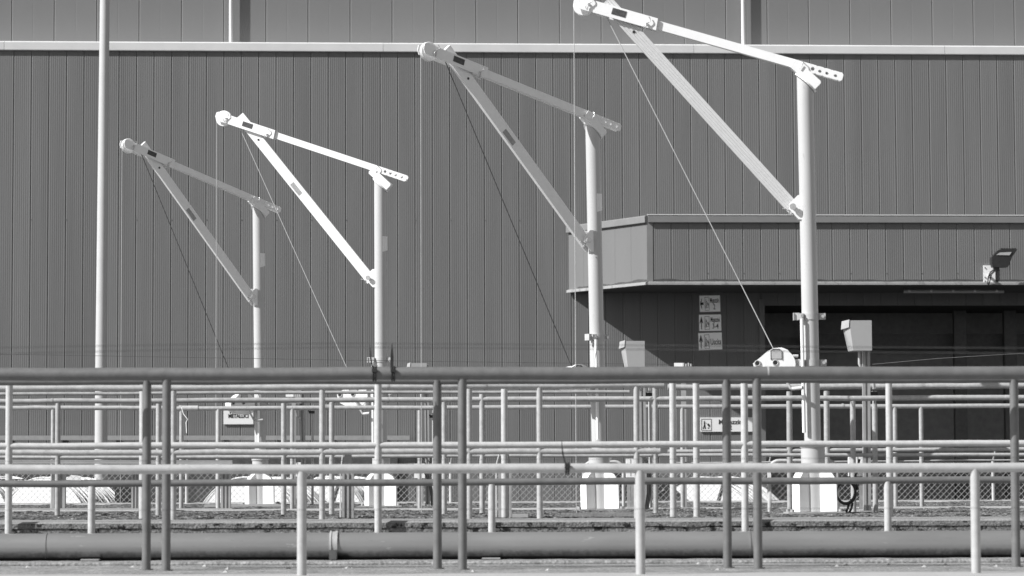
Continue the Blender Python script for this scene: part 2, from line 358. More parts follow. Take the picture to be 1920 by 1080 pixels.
# dim columns and a crossbeam inside the opening
for xc in (1800, 1894):
    q = W(xc, 700, -2.4); b = MB(); b.box((q.x - .12, q.y - .12, .45), (q.x + .12, q.y + .12, zc_bot - .21)); b.build('column', 'steel_dark', wh)
q0, q1 = W(1500, 640, -2.8), W(2000, 640, -2.8); b = MB(); b.obox((q0 + q1) / 2, (q1 - q0) / 2, (0, .1, 0), (0, 0, .15)); b.build('crossbeam', 'steel_dark', wh)
# edge frame of the opening
b = MB(); c = wp(uDoor + .02, .0, (.45 + zc_bot) / 2); b.obox(c, wex * .05, wey * .06, Vector((0, 0, (zc_bot - .45) / 2 - .13))); b.build('door_jamb', 'clad', wh)
# plinth and dark loading recess left
# canopy
cn = bpy.data.objects.new('canopy', None); C.objects.link(cn); cn.parent = wh
uA = wall_uv(W(1066, 540))[0]
uC, offC = wall_uv(W(1214, 480, CP))
A0 = wp(uA, .02, 0); C0 = wp(uC, offC, 0); E0 = wp(uR + 4, offC, 0)
exA = (C0 - A0).normalized(); LA = (C0 - A0).length
zf0, zf1 = zc_bot + .05, zc_top - .13
nA = 5; panel_row(nA, lambda i: i * LA / nA, 0, zf0, zf1, LA / nA, 5, 'clad_side', cn, 'canopy_panel', ex=exA, base=A0, depth=.003, rib_d=.0006)
nF = int((E0 - C0).length / PWi); panel_row(nF, lambda i: .10 + i * PWi, 0, zf0, zf1, PWi, 7, 'clad_side', cn, 'canopy_panel', ex=wex, base=C0)
def strip(p, q, nrm, prof, name, m, parent):
    b = MB(); b.prism([p + nrm * y + Vector((0, 0, z)) for y, z in prof], q - p); return b.build(name, m, parent)
nA_ = Vector((exA.y, -exA.x, 0)); nF_ = wey
corner = MB().obox(C0 + wex * .045 + Vector((0, 0, (zf0 + zf1) / 2)), wex * .055, wey * .006, Vector((0, 0, (zf1 - zf0) / 2 - .002))); corner.build('corner_flashing', 'trim', cn)
cap_p = [(-.05, zf1 - .002), (.05, zf1 - .002), (.055, zf1 + .005), (.055, zc_top - .02), (.03, zc_top), (-.05, zc_top)]
mitre = .02
strip(A0, C0, nA_, cap_p, 'canopy_cap', 'trim', cn); strip(C0 + wex * .012, E0, nF_, cap_p, 'canopy_cap', 'trim', cn)
sill_p = [(-.05, zc_bot - .01), (.05, zc_bot - .01), (.05, zc_bot + .035), (-.005, zc_bot + .05), (-.05, zc_bot + .05)]
strip(A0, C0, nA_, sill_p, 'canopy_sill', 'sill', cn); strip(C0 + wex * .012, E0, nF_, sill_p, 'canopy_sill', 'sill', cn)
hl = [(-.05, zc_top + .002), (.058, zc_top + .002), (.058, zc_top + .018), (-.05, zc_top + .018)]
strip(C0 + wex * .0, E0, nF_, hl, 'canopy_edge', 'cap', cn)
b = MB(); i0 = .06
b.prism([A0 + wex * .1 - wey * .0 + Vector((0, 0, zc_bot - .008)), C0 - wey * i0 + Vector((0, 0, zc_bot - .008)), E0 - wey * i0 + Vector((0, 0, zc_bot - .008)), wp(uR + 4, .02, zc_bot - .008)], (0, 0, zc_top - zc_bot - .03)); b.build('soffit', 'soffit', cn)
fb = bo.copy(); C.objects.link(fb); fb.parent = cn
zfb = W(1322, 511, CP).z
fb.location = C0 + wex * (.1 + 3 * PWi + .004) + wey * .004 + Vector((0, 0, zfb)) - wh.location
for i in range(5, nF, 2):
    c = fb.copy(); C.objects.link(c); c.location = C0 + wex * (.1 + i * PWi + .004) + wey * .004 + Vector((0, 0, zfb)) - wh.location

# dirt that has crept up the foot of the sheets
def stain_band(q0, q1, nrm, h, amp, name, parent, seed):
    b = MB(); n = 160; vs = []; fs = []
    for i in range(n + 1):
        f_ = i / n; p = q0.lerp(q1, f_); hh_ = max(.008, h + amp * mn.noise((f_ * 9 * (q1 - q0).length / 4, seed, 0)) + amp * .3 * mn.noise((f_ * 60 * (q1 - q0).length / 4, seed, 4)))
        vs += [p + nrm * .004, p + nrm * .004 + Vector((0, 0, hh_))]
    for i in range(n): fs.append([2 * i, 2 * i + 2, 2 * i + 3, 2 * i + 1])
    b.add(vs, fs); return b.build(name, 'stain', parent)
stain_band(C0 + wex * .12 + Vector((0, 0, zc_bot + .05)), E0 + Vector((0, 0, zc_bot + .05)), wey, .035, .03, 'dirt_stain', cn, 1.0)
stain_band(A0 + exA * .3 + Vector((0, 0, zc_bot + .05)), C0 + Vector((0, 0, zc_bot + .05)), nA_, .035, .05, 'dirt_stain', cn, 2.0)

# tube lamp under the canopy edge
q0, q1 = W(1694, 536, 1.35), W(1882, 536, 1.35); zl = zc_bot - .012
tl = thing('tube_lamp', Vector(((q0.x + q1.x) / 2, (q0.y + q1.y) / 2, zl - .09)), 'long unlit fluorescent tube lamp under the canopy edge', 'lamp')
p0 = Vector((q0.x, q0.y, zl)); p1 = Vector((q1.x, q1.y, zl)); dl = (p1 - p0).normalized()
b = MB(); b.obox((p0 + p1) / 2 - Vector((0, 0, .02)), (p1 - p0) / 2, wey * .05, Vector((0, 0, .02))); b.build('housing', 'steel_dark', tl)
b = MB(); b.tube([p0 - Vector((0, 0, .06)), p1 - Vector((0, 0, .06))], .032, 14); b.build('diffuser', 'lens', tl)
for k in range(5):
    b = MB(); c = p0 + dl * ((p1 - p0).length * (k + .25) / 4.6) - Vector((0, 0, .055)); b.obox(c, dl * .02, wey * .05, Vector((0, 0, .02))); b.build('clip', 'zinc', tl)

# flood lamp on the canopy front
fo = CP
pl = W(1855, 514, fo + .03)
fl = thing('flood_lamp', pl, 'black floodlight tilted upward on a white bracket plate at the canopy edge', 'lamp')
s = 1 / 103.0
def FL(x, y, off): return W(x, y, fo + off)
b = MB(); b.obox(FL(1855, 514, .022), wex * .107, wey * .012, (0, 0, .16)); b.build('mounting_plate', 'sign', fl)
for (x, y) in ((1847, 502), (1847, 520), (1847, 527), (1864, 527)):
    b = MB(); b.tube([FL(x, y, .033), FL(x, y, .046)], .012, 8); b.build('bolt', 'steel_dark', fl)
b = MB(); b.tube([FL(1854, 518, .03), FL(1857, 514, .2), FL(1868, 503, .34)], .028, 10); b.build('arm', 'zinc', fl)
b = MB(); b.tube([FL(1864, 505, .34), FL(1857, 510, .3), FL(1853, 520, .2), FL(1852, 532, .08), FL(1854, 534, .06), FL(1859, 516, .12)], .01, 8); b.build('cable', 'rubber', fl)
# head: thick plate seen from below, leaning back
b = MB()
front = [(1860, 482), (1872, 469), (1908, 467), (1897, 483), (1893, 496), (1889, 501), (1862, 501), (1860, 494)]
b.prism([FL(x, y, .42) for x, y in front], wey * -.16); b.build('lamp_head', 'black', fl)
b = MB(); b.prism([FL(x, y, .432) for x, y in ((1868, 478), (1875, 473.5), (1897, 472.5), (1893, 478.5))], wey * -.02); b.build('lamp_lens', 'lens', fl)
b = MB(); b.obox(FL(1868, 503, .34), wex * .05, wey * .05, (0, 0, .05)); b.build('knuckle', 'black', fl)
for k in range(6):
    x = 1877 + k * 5; b = MB(); b.obox(FL(x, 468, .34), wex * .012, wey * .075, (0, 0, .022)); b.build('cooling_fin', 'black', fl)

# signs on the wall
def sign(name, x0, y0, x1, y1, off, label, m='sign', tilt=0.0):
    a, c = W(x0, y1, off), W(x1, y0, off); o = (a + c) / 2
    t = thing(name, Vector((o.x, o.y, a.z)), label, 'sign')
    w, h = (c - a).dot(wex), c.z - a.z
    ex = (wex * math.cos(tilt) + Vector((0, 0, math.sin(tilt)))); ez = ex.cross(wey) * -1
    ez = (Vector((0, 0, math.cos(tilt))) - wex * math.sin(tilt))
    b = MB(); b.obox(o, ex * w / 2, wey * .008, ez * h / 2); b.build('board', m, t)
    return t, (lambda fx, fy: o + ex * (fx - .5) * w + ez * (.5 - fy) * h + wey * .010), ex, ez, w, h
def poly_part(name, S, pts, parent, m='ink', th=.003):
    b = MB(); b.prism([S(x, y) for x, y in pts], wey * th); b.build(name, m, parent)
def frame_part(S, x0, y0, x1, y1, tx, ty, parent):
    b = MB()
    for (xa, ya, xb, yb) in ((x0, y0, x1, y0 + ty), (x0, y1 - ty, x1, y1), (x0, y0 + ty, x0 + tx, y1 - ty), (x1 - tx, y0 + ty, x1, y1 - ty)):
        b.prism([S(xa, ya), S(xb, ya), S(xb, yb), S(xa, yb)], wey * .002)
    b.build('pictogram_frame', 'ink', parent)
def walker(S, x0, y0, x1, y1, parent):
    T = lambda x, y: S(x0 + (x1 - x0) * x, y0 + (y1 - y0) * y)
    b = MB()
    b.prism([T(.27 + .06 * math.cos(k * 1.047), .17 + .055 * math.sin(k * 1.047)) for k in range(6)], wey * .002)
    for pts in (((.2, .26), (.34, .24), (.36, .55), (.22, .57)), ((.2, .58), (.3, .56), (.2, .9), (.08, .9)), ((.27, .56), (.37, .54), (.43, .9), (.33, .9)),
                ((.33, .28), (.36, .26), (.6, .42), (.57, .46)), ((.58, .52), (.72, .36), (.92, .6), (.8, .74)), ((.62, .78), (.8, .76), (.8, .84), (.62, .86))):
        b.prism([T(x, y) for x, y in pts], wey * .002)
    b.build('pictogram', 'ink', parent)
def arrow(S, cx, cy, rw, rh, parent, left=False):
    pts = [(0, -.5), (.5, .05), (.22, -.02), (.1, -.12), (.1, .5), (-.1, .5), (-.1, -.12), (-.22, -.02), (-.5, .05)]
    if left: pts = [(y, x) for x, y in pts]
    b = MB()
    b.prism([S(cx + x * rw, cy + y * rh) for x, y in pts], wey * .002); b.build('arrow', 'ink', parent)
for (x0, y0, x1, y1, tilt, kind, lab) in ((1312, 554, 1350, 584.5, .02, 0, 'top sign under the canopy with a left arrow, Magazzini 2'),
                                         (1311, 590, 1352, 620.5, .015, 1, 'middle sign under the canopy with an up arrow, Magazzini 3-4'),
                                         (1310, 624, 1353.5, 656, .03, 2, 'lowest sign under the canopy with an up arrow, Uscita')):
    t, S, ex, ez, w, h = sign('direction_sign', x0, y0, x1, y1, 1.3, lab, 'sign', tilt)
    if kind == 0:
        for fx in (.1, .9):
            q = S(fx, .05); b = MB(); b.tube([Vector((q.x, q.y, q.z)) - wey * .016, Vector((q.x, q.y, zc_bot - .01)) - wey * .016], .006, 6); b.build('hanger', 'steel_dark', t)
    else:
        for fx in (.15, .85):
            q = S(fx, .05); b = MB(); b.tube([Vector((q.x, q.y, q.z)) - wey * .016, Vector((q.x, q.y, q.z + .10)) - wey * .016], .005, 6); b.build('hanger', 'steel_dark', t)
    t['group'] = 'direction signs under the canopy'
    arrow(S, .1, .5, .17 if kind else .17, .8 if kind else .75, t, kind == 0)
    frame_part(S, .25, .1, .46, .92, .012, .02, t); walker(S, .26, .16, .45, .86, t)
    if kind == 0:
        text_part('Magazzini', .125, S(.73, .44), ex, ez, t, .36, bold=.001); text_part('2', .13, S(.71, .85), ex, ez, t, .6, bold=.001)
    elif kind == 1:
        text_part('Magazzini', .125, S(.73, .44), ex, ez, t, .36, bold=.001); text_part('3-4', .13, S(.73, .85), ex, ez, t, .7, bold=.001)
    else: text_part('Uscita', .16, S(.735, .7), ex, ez, t, .5, bold=.001)
t, S, ex, ez, w, h = sign('warehouse_sign', 1313, 782.5, 1411, 809.5, .02, 'wide white sign with a porter pictogram reading Magazzino 2', 'sign')
frame_part(S, .02, .1, .215, .92, .008, .03, t); walker(S, .03, .14, .205, .88, t)
text_part('Magazzino', .125, S(.61, .47), ex, ez, t, 1.0, bold=.002); text_part('2', .13, S(.57, .85), ex, ez, t, 1.0, bold=.002)
t, S, ex, ez, w, h = sign('pallet_sign', 419, 765, 475, 795.5, .02, 'white wall sign reading PALLET METALLICI behind the smallest crane', 'sign')
text_part('PALLET', .10, S(.5, .33), ex, ez, t, 1.0, bold=.003); text_part('METALLICI', .10, S(.5, .60), ex, ez, t, .8, bold=.003)

# guard bar along the wall foot, left
a, c = W(-40, 821, .14), W(768, 821, .14)
gb = thing('guard_bar', Vector((0, a.y, a.z)), 'long grey bumper bar along the foot of the warehouse wall', 'guard rail')
b = MB(); b.obox((a + c) / 2, (c - a) / 2, wey * .05, (0, 0, .042)); b.build('bar', 'channel', gb)
for i in range(8):
    q = a.lerp(c, (i + .5) / 8); b = MB(); b.obox(q - wey * .085, wex * .03, wey * .035, (0, 0, .04)); b.build('bracket', 'steel_dark', gb)
b = MB(); b.obox((W(-60, 870, .07) + W(730, 870, .07)) / 2 * 1.0, (W(730, 870, .07) - W(-60, 870, .07)) / 2, wey * .03, (0, 0, .02))
# dark recessed plinth below the bar
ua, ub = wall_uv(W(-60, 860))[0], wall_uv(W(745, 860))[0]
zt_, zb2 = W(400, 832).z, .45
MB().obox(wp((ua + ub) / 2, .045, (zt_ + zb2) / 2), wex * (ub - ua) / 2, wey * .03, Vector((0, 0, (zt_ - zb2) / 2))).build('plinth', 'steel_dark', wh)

# ------------------------------------------------------------------ lamp post
t = thing('lamp_post', P(189, 985, 40), 'tall pale tapered lamp post at the left, running out of the top', 'lamp post')
b = MB(); b.tube([P(189.5, 985, 40), P(189.5, 700, 40) , P(196.7, -30, 40)], .095, 20, r2=.066); b.build('pole', 'pole', t)
b = MB(); q = P(189, 985, 40); b.box((q.x - .16, q.y - .16, q.z - .01), (q.x + .16, q.y + .16, q.z + .02)); b.build('base_plate', 'pole', t)
b = MB(); b.box((q.x - .3, q.y - .3, .44), (q.x + .3, q.y + .3, q.z - .012)); b.build('footing', 'conc_top', t)

# ------------------------------------------------------------------ wire coils
coil_spots = ((118, 36.0, .80, 'left coil of bright wire behind the tank wall, below the lamp post'), (-12, 37.5, .62, 'coil of bright wire cut off by the left picture edge'),
              (497, 36.0, .84, 'coil of bright wire behind the smallest crane pedestal'), (640, 36.4, .58, 'coil of bright wire left of the white-armed crane pedestal'),
              (1338, 36.0, .95, 'largest coil of bright wire, between the two right cranes'))
for (xc, d, r_, lab) in coil_spots:
    c = P(xc, 893, d); c = Vector((c.x, d, c.z - r_)); zg = .45
    r_ *= 1.12; c.z -= .12 * r_; t = thing('wire_coil', (c.x, c.y, c.z - r_), lab, 'wire coil', 'coils of wire behind the tanks')
    yaw = R(random.uniform(-6, 6) - 36); ax = Vector((math.cos(yaw), math.sin(yaw), 0)); ay = Vector((0, 0, 1)); an = ax.cross(ay)
    b = MB(); n = 44
    b2 = MB()
    for k in range(190):
        face = k % 2; dark = k % 5 == 0
        rr = r_ * (random.uniform(.25, .99) if face else random.uniform(.97, 1.0)); w_ = -.335 - random.uniform(0, .012) if face else random.uniform(-.34, .34)
        ph = random.uniform(0, 6.28); tl_ = random.uniform(-.004, .004) if face else random.uniform(-.05, .05); ec = random.uniform(-.03, .03) * r_ if face else 0
        pts = []
        for i in range(n + 1):
            a_ = ph + 2 * math.pi * i / n
            r2_ = rr + .010 * math.sin(3 * a_ + ph)
            pts.append(c + ax * (r2_ * math.cos(a_) + ec) + ay * (r2_ * math.sin(a_)) + an * (w_ + tl_ * math.cos(a_)))
        (b2 if dark else b).tube(pts, random.uniform(.006, .011), 4, caps=False)
    tag(b2.build('rusty_windings', 'coilcore', t), kind='stuff')
    tag(b.build('wire_windings', 'coilwire', t), kind='stuff')
    b = MB(); n = 40                 # the dense inner body of the coil
    for (ra, rb) in ((r_ * .05, r_ * .975),):
        vs = []; 
        for i in range(n):
            a_ = 2 * math.pi * i / n; u_ = ax * math.cos(a_) + ay * math.sin(a_)
            vs += [c + u_ * ra - an * .33, c + u_ * rb - an * .33, c + u_ * rb + an * .33, c + u_ * ra + an * .33]
        fs = [[i * 4 + k, ((i + 1) % n) * 4 + k, ((i + 1) % n) * 4 + (k + 1) % 4, i * 4 + (k + 1) % 4] for i in range(n) for k in range(4)]
        b.add(vs, fs)
    b.build('coil_body', 'coilwire', t)
    for k in range(3):
        a_ = R(60 + 120 * k + 10); u_ = ax * math.cos(a_) + ay * math.sin(a_); b = MB()
        b.obox(c + u_ * r_ * .52, u_ * r_ * .5, u_.cross(an) * .012, an * .352); b.build('strap', 'steel_dark', t)
tg = thing('paper_tag', P(140, 901, 35.4), 'small white paper tag standing on the left wire coil', 'tag')
b = MB(); b.prism([P(x, y, 35.4) for x, y in ((128, 897), (133, 890.5), (151.5, 892.5), (151.5, 901), (129, 900))], (0, .02, 0)); b.build('paper', 'sign', tg)
# dark crates stacked behind the fence
for i, (xa, ya, xb, d, lab) in enumerate(((1120, 880, 1236, 35.2, 'dark crate behind the fence right of the grey-armed crane'), (215, 900, 258, 34.8, 'dark crate behind the fence next to the lamp post'),
                                    (1236, 893, 1268, 38.0, 'low dark crate between the coil and the grey-armed crane'))):
    a, c = P(xa, 960, d), P(xb, ya, d); t = thing('crate', Vector(((a.x + c.x) / 2, d, .45)), lab, 'crate')
    b = MB(); n = 5; h = c.z - .45
    for k in range(n): b = MB(); z0 = .45 + h * k / n; b.box((a.x, d, z0 + .01), (c.x, d + .03, .45 + h * (k + 1) / n - .01)); b.build('plank', 'dark', t)
    b = MB(); b.box((a.x + .02, d + .032, .45), (c.x - .02, d + .8, c.z - .02)); b.build('crate_body', 'dark', t)

# ------------------------------------------------------------------ chain-link fence
DF = 32.8
x0, x1 = P(-40, 900, DF).x, P(1960, 900, DF).x
zf_b, zf_t = ZT + .012, P(960, 872, DF).z
fn = thing('mesh_fence', (0, DF, ZT), 'low chain-link mesh fence on the farthest tank wall', 'fence')
b = MB(); H = zf_t - zf_b; step = .0665; wv = Vector((0, .0018, 0))
k = 0; x = x0 - H
while x < x1:
    for sgn in (1, -1):
        a = Vector((x, DF - sgn * .003, zf_b if sgn > 0 else zf_t)); c = Vector((x + H * .98, DF - sgn * .003, zf_t if sgn > 0 else zf_b))
        dd = (c - a).normalized(); nn = dd.cross(Vector((0, 1, 0)))
        b.obox((a + c) / 2, (c - a) / 2, wv, nn * (.0021 if sgn > 0 else .0016))
    x += step
tag(b.build('wire_mesh', 'wire', fn), kind='stuff')
for z in (zf_b, zf_t):
    b = MB(); b.tube([(x0, DF - .006, z), (x1, DF - .006, z)], .004, 6); b.build('strand', 'wire', fn)
for xp in (350, 655, 845, 1130, 1443, 1862):
    a = PZ(xp, ZT, DF - .03); b = MB(); b.tube([a, a + Vector((0, 0, .45))], .017, 8)
    b.tube([a + Vector((0, 0, .44)), a + Vector((.02, -.05, .56))], .009, 6); b.build('post', 'galv_pale', fn)

# ------------------------------------------------------------------ tube railings
def railing(name, label, d, posts, rails, r=.021, m='galv', base_z=None, rm=None, cat='railing', flange=False):
    """posts: (x, ytop or None, ybase or None[, material]); rails: (xa, ya, xb, yb, r, dy[, material]) with dy the depth offset"""
    t = thing(name, P(posts[0][0] if posts else 960, 960, d) if base_z is None else PZ(posts[0][0], base_z, d), label, cat)
    for p_ in posts:
        x, yt, yb = p_[:3]; mm = p_[3] if len(p_) > 3 else m
        bot = PZ(x, base_z, d) if yb is None else P(x, yb, d)
        top = P(x, yt, d); b = MB(); b.tube([bot, Vector((bot.x + (top.x - bot.x) * .25, d, top.z))], r, 16); po = b.build('post', mm, t)
        if flange:
            b = MB(); b.tube([bot, bot + Vector((0, 0, .006))], r * 1.6, 14); b.build('foot_flange', mm, po)
    for q_ in rails:
        xa, ya, xb, yb, rr, dy = q_[:6]; mm = q_[6] if len(q_) > 6 else (rm or m)
        a, c = P(xa, ya, d + dy), P(xb, yb, d + dy); b = MB()
        n = 14; pts = [a.lerp(c, i / n) + Vector((0, 0, random.uniform(-.0025, .0025))) for i in range(n + 1)]
        b.tube(pts, rr, 16); b.build('rail', mm, t)
    return t
def L(y0, y1, xa=-40, xb=1960): return (xa, y0 + (y1 - y0) * xa / 1920, xb, y0 + (y1 - y0) * xb / 1920)
def yat(y0, y1, x): return y0 + (y1 - y0) * x / 1920
near = railing('low_railing', 'blurred pale low tube railing on the kerb closest to the camera', 13.75,
        [(566, 884, None), (1200, 882, None), (1828, 879, None)], [L(880, 877) + (.0225, 0)], r=.0225, m='near_pale', base_z=1.272)
railing('pipe_railing', 'thick dull grey top pipe on posts standing before the big steel pipe', 15.30,
        [(312, 706, None), (867, 705, None), (1420, 703, None)], [L(702, 698.5) + (.034, .0)], r=.0232, m='near_dark', base_z=1.25, flange=True)
railing('pipe_railing', 'dark shaded tube railing directly behind the thick top pipe', 15.45,
        [(275, 714, None), (820, 713, None), (1363, 711, None), (1903, 709, None)], [L(716, 711.5) + (.018, .0)], r=.0232, m='near_dark', base_z=1.25, flange=True)
railing('low_railing', 'low grey tube railing just behind the big steel pipe', 17.0,
        [(172, 912, None, 'galv_pale'), (922, 908, None, 'galv_pale'), (1664, 903, None, 'galv_pale')], [L(907.3, 899.5) + (.0202, -.0)], r=.0215, m='near_dark', base_z=1.27)
railing('tube_railing', 'bright galvanised railing with tall posts rising behind the big pipe', 17.455,
        [(16.5, 712, None), (709, 708, None), (1396.5, 705, None)], [L(712, 707) + (.018, 0, 'near_dark'), L(836.5, 831) + (.0192, .0)], r=.0215, m='galv_pale', base_z=1.27)
railing('tube_railing', 'pale posts on the closest tank wall topped by a rail hidden behind the dark pipes', 19.0,
        [(267, 714, None), (946, 713, None), (1262, 712, None), (1306, 712, None), (1668, 710, None)], [L(714, 709) + (.018, .02)], r=.0215, m='galv_pale', base_z=ZT)
railing('tube_railing', 'galvanised two-rail railing on the closest tank wall, ending right of centre', 18.3,
        [(325, 733, None), (604, 731, None), (880, 729, None), (1012, 727, None), (1194, 725, None)], [(-40, 728.6, 1238, 722, .0195, 0), (-40, 849.4, 1238, 845.5, .0185, 0)], r=.0185, m='galv', base_z=ZT)
railing('tube_railing', 'galvanised two-rail railing behind the largest crane, starting right of centre', 21.75,
        [(1481, 734, None, 'galv_dull'), (1551, 733, None), (1960, 730, None)], [(1252, 726.5, 1960, 722.8, .022, 0), (1252, 846.5, 1960, 842, .0155, 0)], r=.0215, m='galv', base_z=ZT)
railing('thin_railing', 'thin single tube railing half hidden below the top galvanised rail', 19.22, [(711, 742, None), (1010, 739, None)],
        [(-40, 738.8, 1180, 734.4, .011, 0)], r=.013, m='galv_dull', base_z=ZT)
railing('tube_railing', 'dull two-rail railing on the tank wall of the largest crane', 21.2,
        [(108, 756, None, 'galv_dull'), (297, 757, None), (532, 756, None), (622, 754, None), (833, 754, None), (904, 738, None), (1229, 722, None), (1600, 752, None), (1641, 757, None)],
        [(-40, 752.4, 700, 750, .0185, 0, 'galv_dull'), (700, 750, 1960, 745.4, .019, 0), L(857.6, 852.3) + (.0135, 0)], r=.0195, m='galv', base_z=ZT)
railing('tube_railing', 'pale single-rail railing farther back, above the chain-link mesh', 25.1,
        [(99, 768, None), (340, 768, None), (409, 764, None, 'galv_pale'), (548, 763, None), (705, 759, None, 'galv_pale'), (787, 769, None), (1280, 764, None), (1679, 761, None), (1728, 761, None)],
        [(-40, 764.8, 330, 764.6, .0195, 0), (330, 766, 1960, 760.4, .019, 0, 'galv'), (-40, 738, 60, 738, .008, 0), (1262, 868, 1960, 862, .008, .02, 'galv_dull')], r=.0185, m='galv', base_z=ZT)

def sleeve(parent_label, x, y, d, r, w, m='galv_dull'):
    t_ = [o for o in bpy.data.objects if o.get('label') == parent_label][0]
    c = P(x, y, d); b = MB(); b.tube([c - Vector((w, 0, 0)), c + Vector((w, 0, 0))], r, 16); b.build('sleeve', m, t_)
LB = 'galvanised two-rail railing on the closest tank wall, ending right of centre'
sleeve(LB, 909, yat(728.4, 718.3, 909), 18.3, .0235, .012); sleeve(LB, 728, yat(728.4, 718.3, 728) , 18.3, .0215, .006); sleeve(LB, 1236, 722, 18.3, .0225, .03)
LB = 'pale single-rail railing farther back, above the chain-link mesh'
sleeve(LB, 356, 765.6, 25.1, .0235, .07, 'galv_pale'); sleeve(LB, 338, 765.6, 25.1, .0255, .012, 'galv'); sleeve(LB, 1580, 761.6, 25.1, .023, .008); sleeve(LB, 614, 763.5, 25.1, .0235, .02)
LB = 'dull two-rail railing on the tank wall of the largest crane'
sleeve(LB, 728, 750, 21.2, .0215, .006); sleeve(LB, 98, 752, 21.2, .022, .006)
LB = 'thick dull grey top pipe on posts standing before the big steel pipe'
sleeve(LB, 1440, 699, 15.30, .0345, .004, 'near_pale')
t = thing('string', P(348, 790, 25.05), 'pale string knotted round a rail and hanging down, left', 'string')
b = MB(); b.tube([P(340, 763, 25.04), P(344, 776, 25.03), P(352, 786, 25.03), P(349, 792, 25.03), P(350, 812, 25.03)], .004, 6); b.build('cord', 'sign', t)

# steel frame of two bars and three channel posts, left
t = thing('bar_frame', PZ(200, ZT, 24.4), 'low grey steel frame of two long bars with channel posts, left', 'frame')
for (ya, yb, h) in ((865.5, 866.5, .016), (957, 957, .018)):
    a, c = P(-40, ya, 24.4), P(436, yb, 24.4); b = MB(); b.obox((a + c) / 2, (c - a) / 2, (0, .04, 0), (0, 0, h)); b.build('bar', 'channel', t)
def channel_post(parent, xa, xb, ya, yb, d, m='channel'):
    a, c = P(xa, yb, d), P(xb, ya, d); w_ = c.x - a.x; b = MB(); q = .012
    prof = [(a.x, d), (a.x + .005, d - .0), (a.x + .005, d + .0)]
    pr = [(0, 0), (.22, 0), (.26, .02), (.40, .02), (.44, 0), (.60, 0), (.64, .02), (.78, .02), (.82, 0), (1, 0), (1, .07), (0, .07)]
    b.prism([(a.x + u_ * w_, d + v_ * (w_ / .11 if v_ < .05 else 1), a.z) for u_, v_ in pr], (0, 0, c.z - a.z)); return b.build('channel_post', m, parent)
for xa, xb in ((96, 122), (246, 262), (414, 432)): channel_post(t, xa, xb, 868.5, 954.5, 24.45)
def tall_channel(xa, xb, ya, yb, d, txa, txb, ty, lab, zb_=ZT):
    a = PZ((xa + xb) / 2, zb_, d); t = thing('channel_post', a, lab, 'post', 'grooved steel posts with tapered tops')
    c0, c1 = PZ(xa, zb_, d), PZ(xb, zb_, d); w_ = c1.x - c0.x; top = P((xa + xb) / 2, ya, d).z
    b = MB(); pr = [(0, 0), (.22, 0), (.26, .02), (.40, .02), (.44, 0), (.60, 0), (.64, .02), (.78, .02), (.82, 0), (1, 0), (1, .08), (0, .08)]
    b.prism([(c0.x + u_ * w_, d + v_, zb_) for u_, v_ in pr], (0, 0, top - zb_)); b.build('channel', 'channel', t)
    e0, e1 = P(txa, ty, d + .05), P(txb, ty, d + .05); b = MB()
    b.prism([Vector((c0.x, d + .03, top + .002)), Vector((c1.x, d + .03, top + .002)), Vector((e1.x, d + .03, e1.z)), Vector((e0.x, d + .03, e0.z))], (0, .05, 0)); b.build('tapered_top', 'steel_dark', t)
    b = MB(); b.tube([Vector((c0.x - .012, d + .06, zb_)), Vector((c0.x - .012, d + .06, top)), Vector((e0.x - .01, d + .06, e0.z + .01))], .006, 6); b.build('edge_rod', 'galv_pale', t)
tall_channel(641, 663, 887, 973, 18.9, 646.5, 658, 848, 'grooved steel post with a dark tapered top, left of centre')
tall_channel(934, 959, 872, 971, 19.15, 941, 953, 848, 'grooved steel post with a dark tapered top, behind a pale post at centre')

# ------------------------------------------------------------------ big steel pipe with its clamp
pa, pb = P(-60, 1026.2, 16.62), P(1980, 1019.8, 16.62); RP = .0765
t = thing('steel_pipe', PZ(960, 1.27, 16.62), 'big horizontal dull steel pipe along the bottom', 'pipe')
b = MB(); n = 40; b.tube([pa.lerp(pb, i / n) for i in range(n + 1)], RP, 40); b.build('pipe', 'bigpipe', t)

def on_pipe(x): return pa.lerp(pb, (x + 60) / 2040)
dpipe = (pb - pa).normalized()
for x in (626.5,):
    c = on_pipe(x); b = MB(); b.tube([c - dpipe * .021, c + dpipe * .021], RP + .006, 40); cl = b.build('clamp', 'galv_dull', t)
    b = MB(); b.tube([c - dpipe * .021 - dpipe * .002, c - dpipe * .012], RP + .010, 40); b.tube([c + dpipe * .010, c + dpipe * .022], RP + .010, 40); b.build('clamp_rim', 'galv', cl)
    b = MB(); b.box((c.x - .022, c.y - RP - .03, c.z - RP * .95), (c.x + .02, c.y - RP * .55, c.z - RP * .25)); b.build('clamp_lug', 'steel_dark', cl)
    b = MB(); b.tube([(c.x - .008, c.y - RP * .6, c.z - RP - .016), (c.x - .008, c.y - RP * .6, c.z - RP * .8)], .012, 8); b.build('clamp_bolt', 'galv_pale', cl)
for x in (633.5, 1405, 88):
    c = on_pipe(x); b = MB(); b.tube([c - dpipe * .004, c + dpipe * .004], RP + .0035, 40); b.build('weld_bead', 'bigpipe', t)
for (x0_, x1_) in ((156, 190), (904, 938)):
    c0, c1 = on_pipe(x0_), on_pipe(x1_); b = MB(); b.box((c0.x, c0.y - .1, 1.272), (c1.x, c0.y + .1, 1.280)); b.build('saddle_plate', 'channel', t)

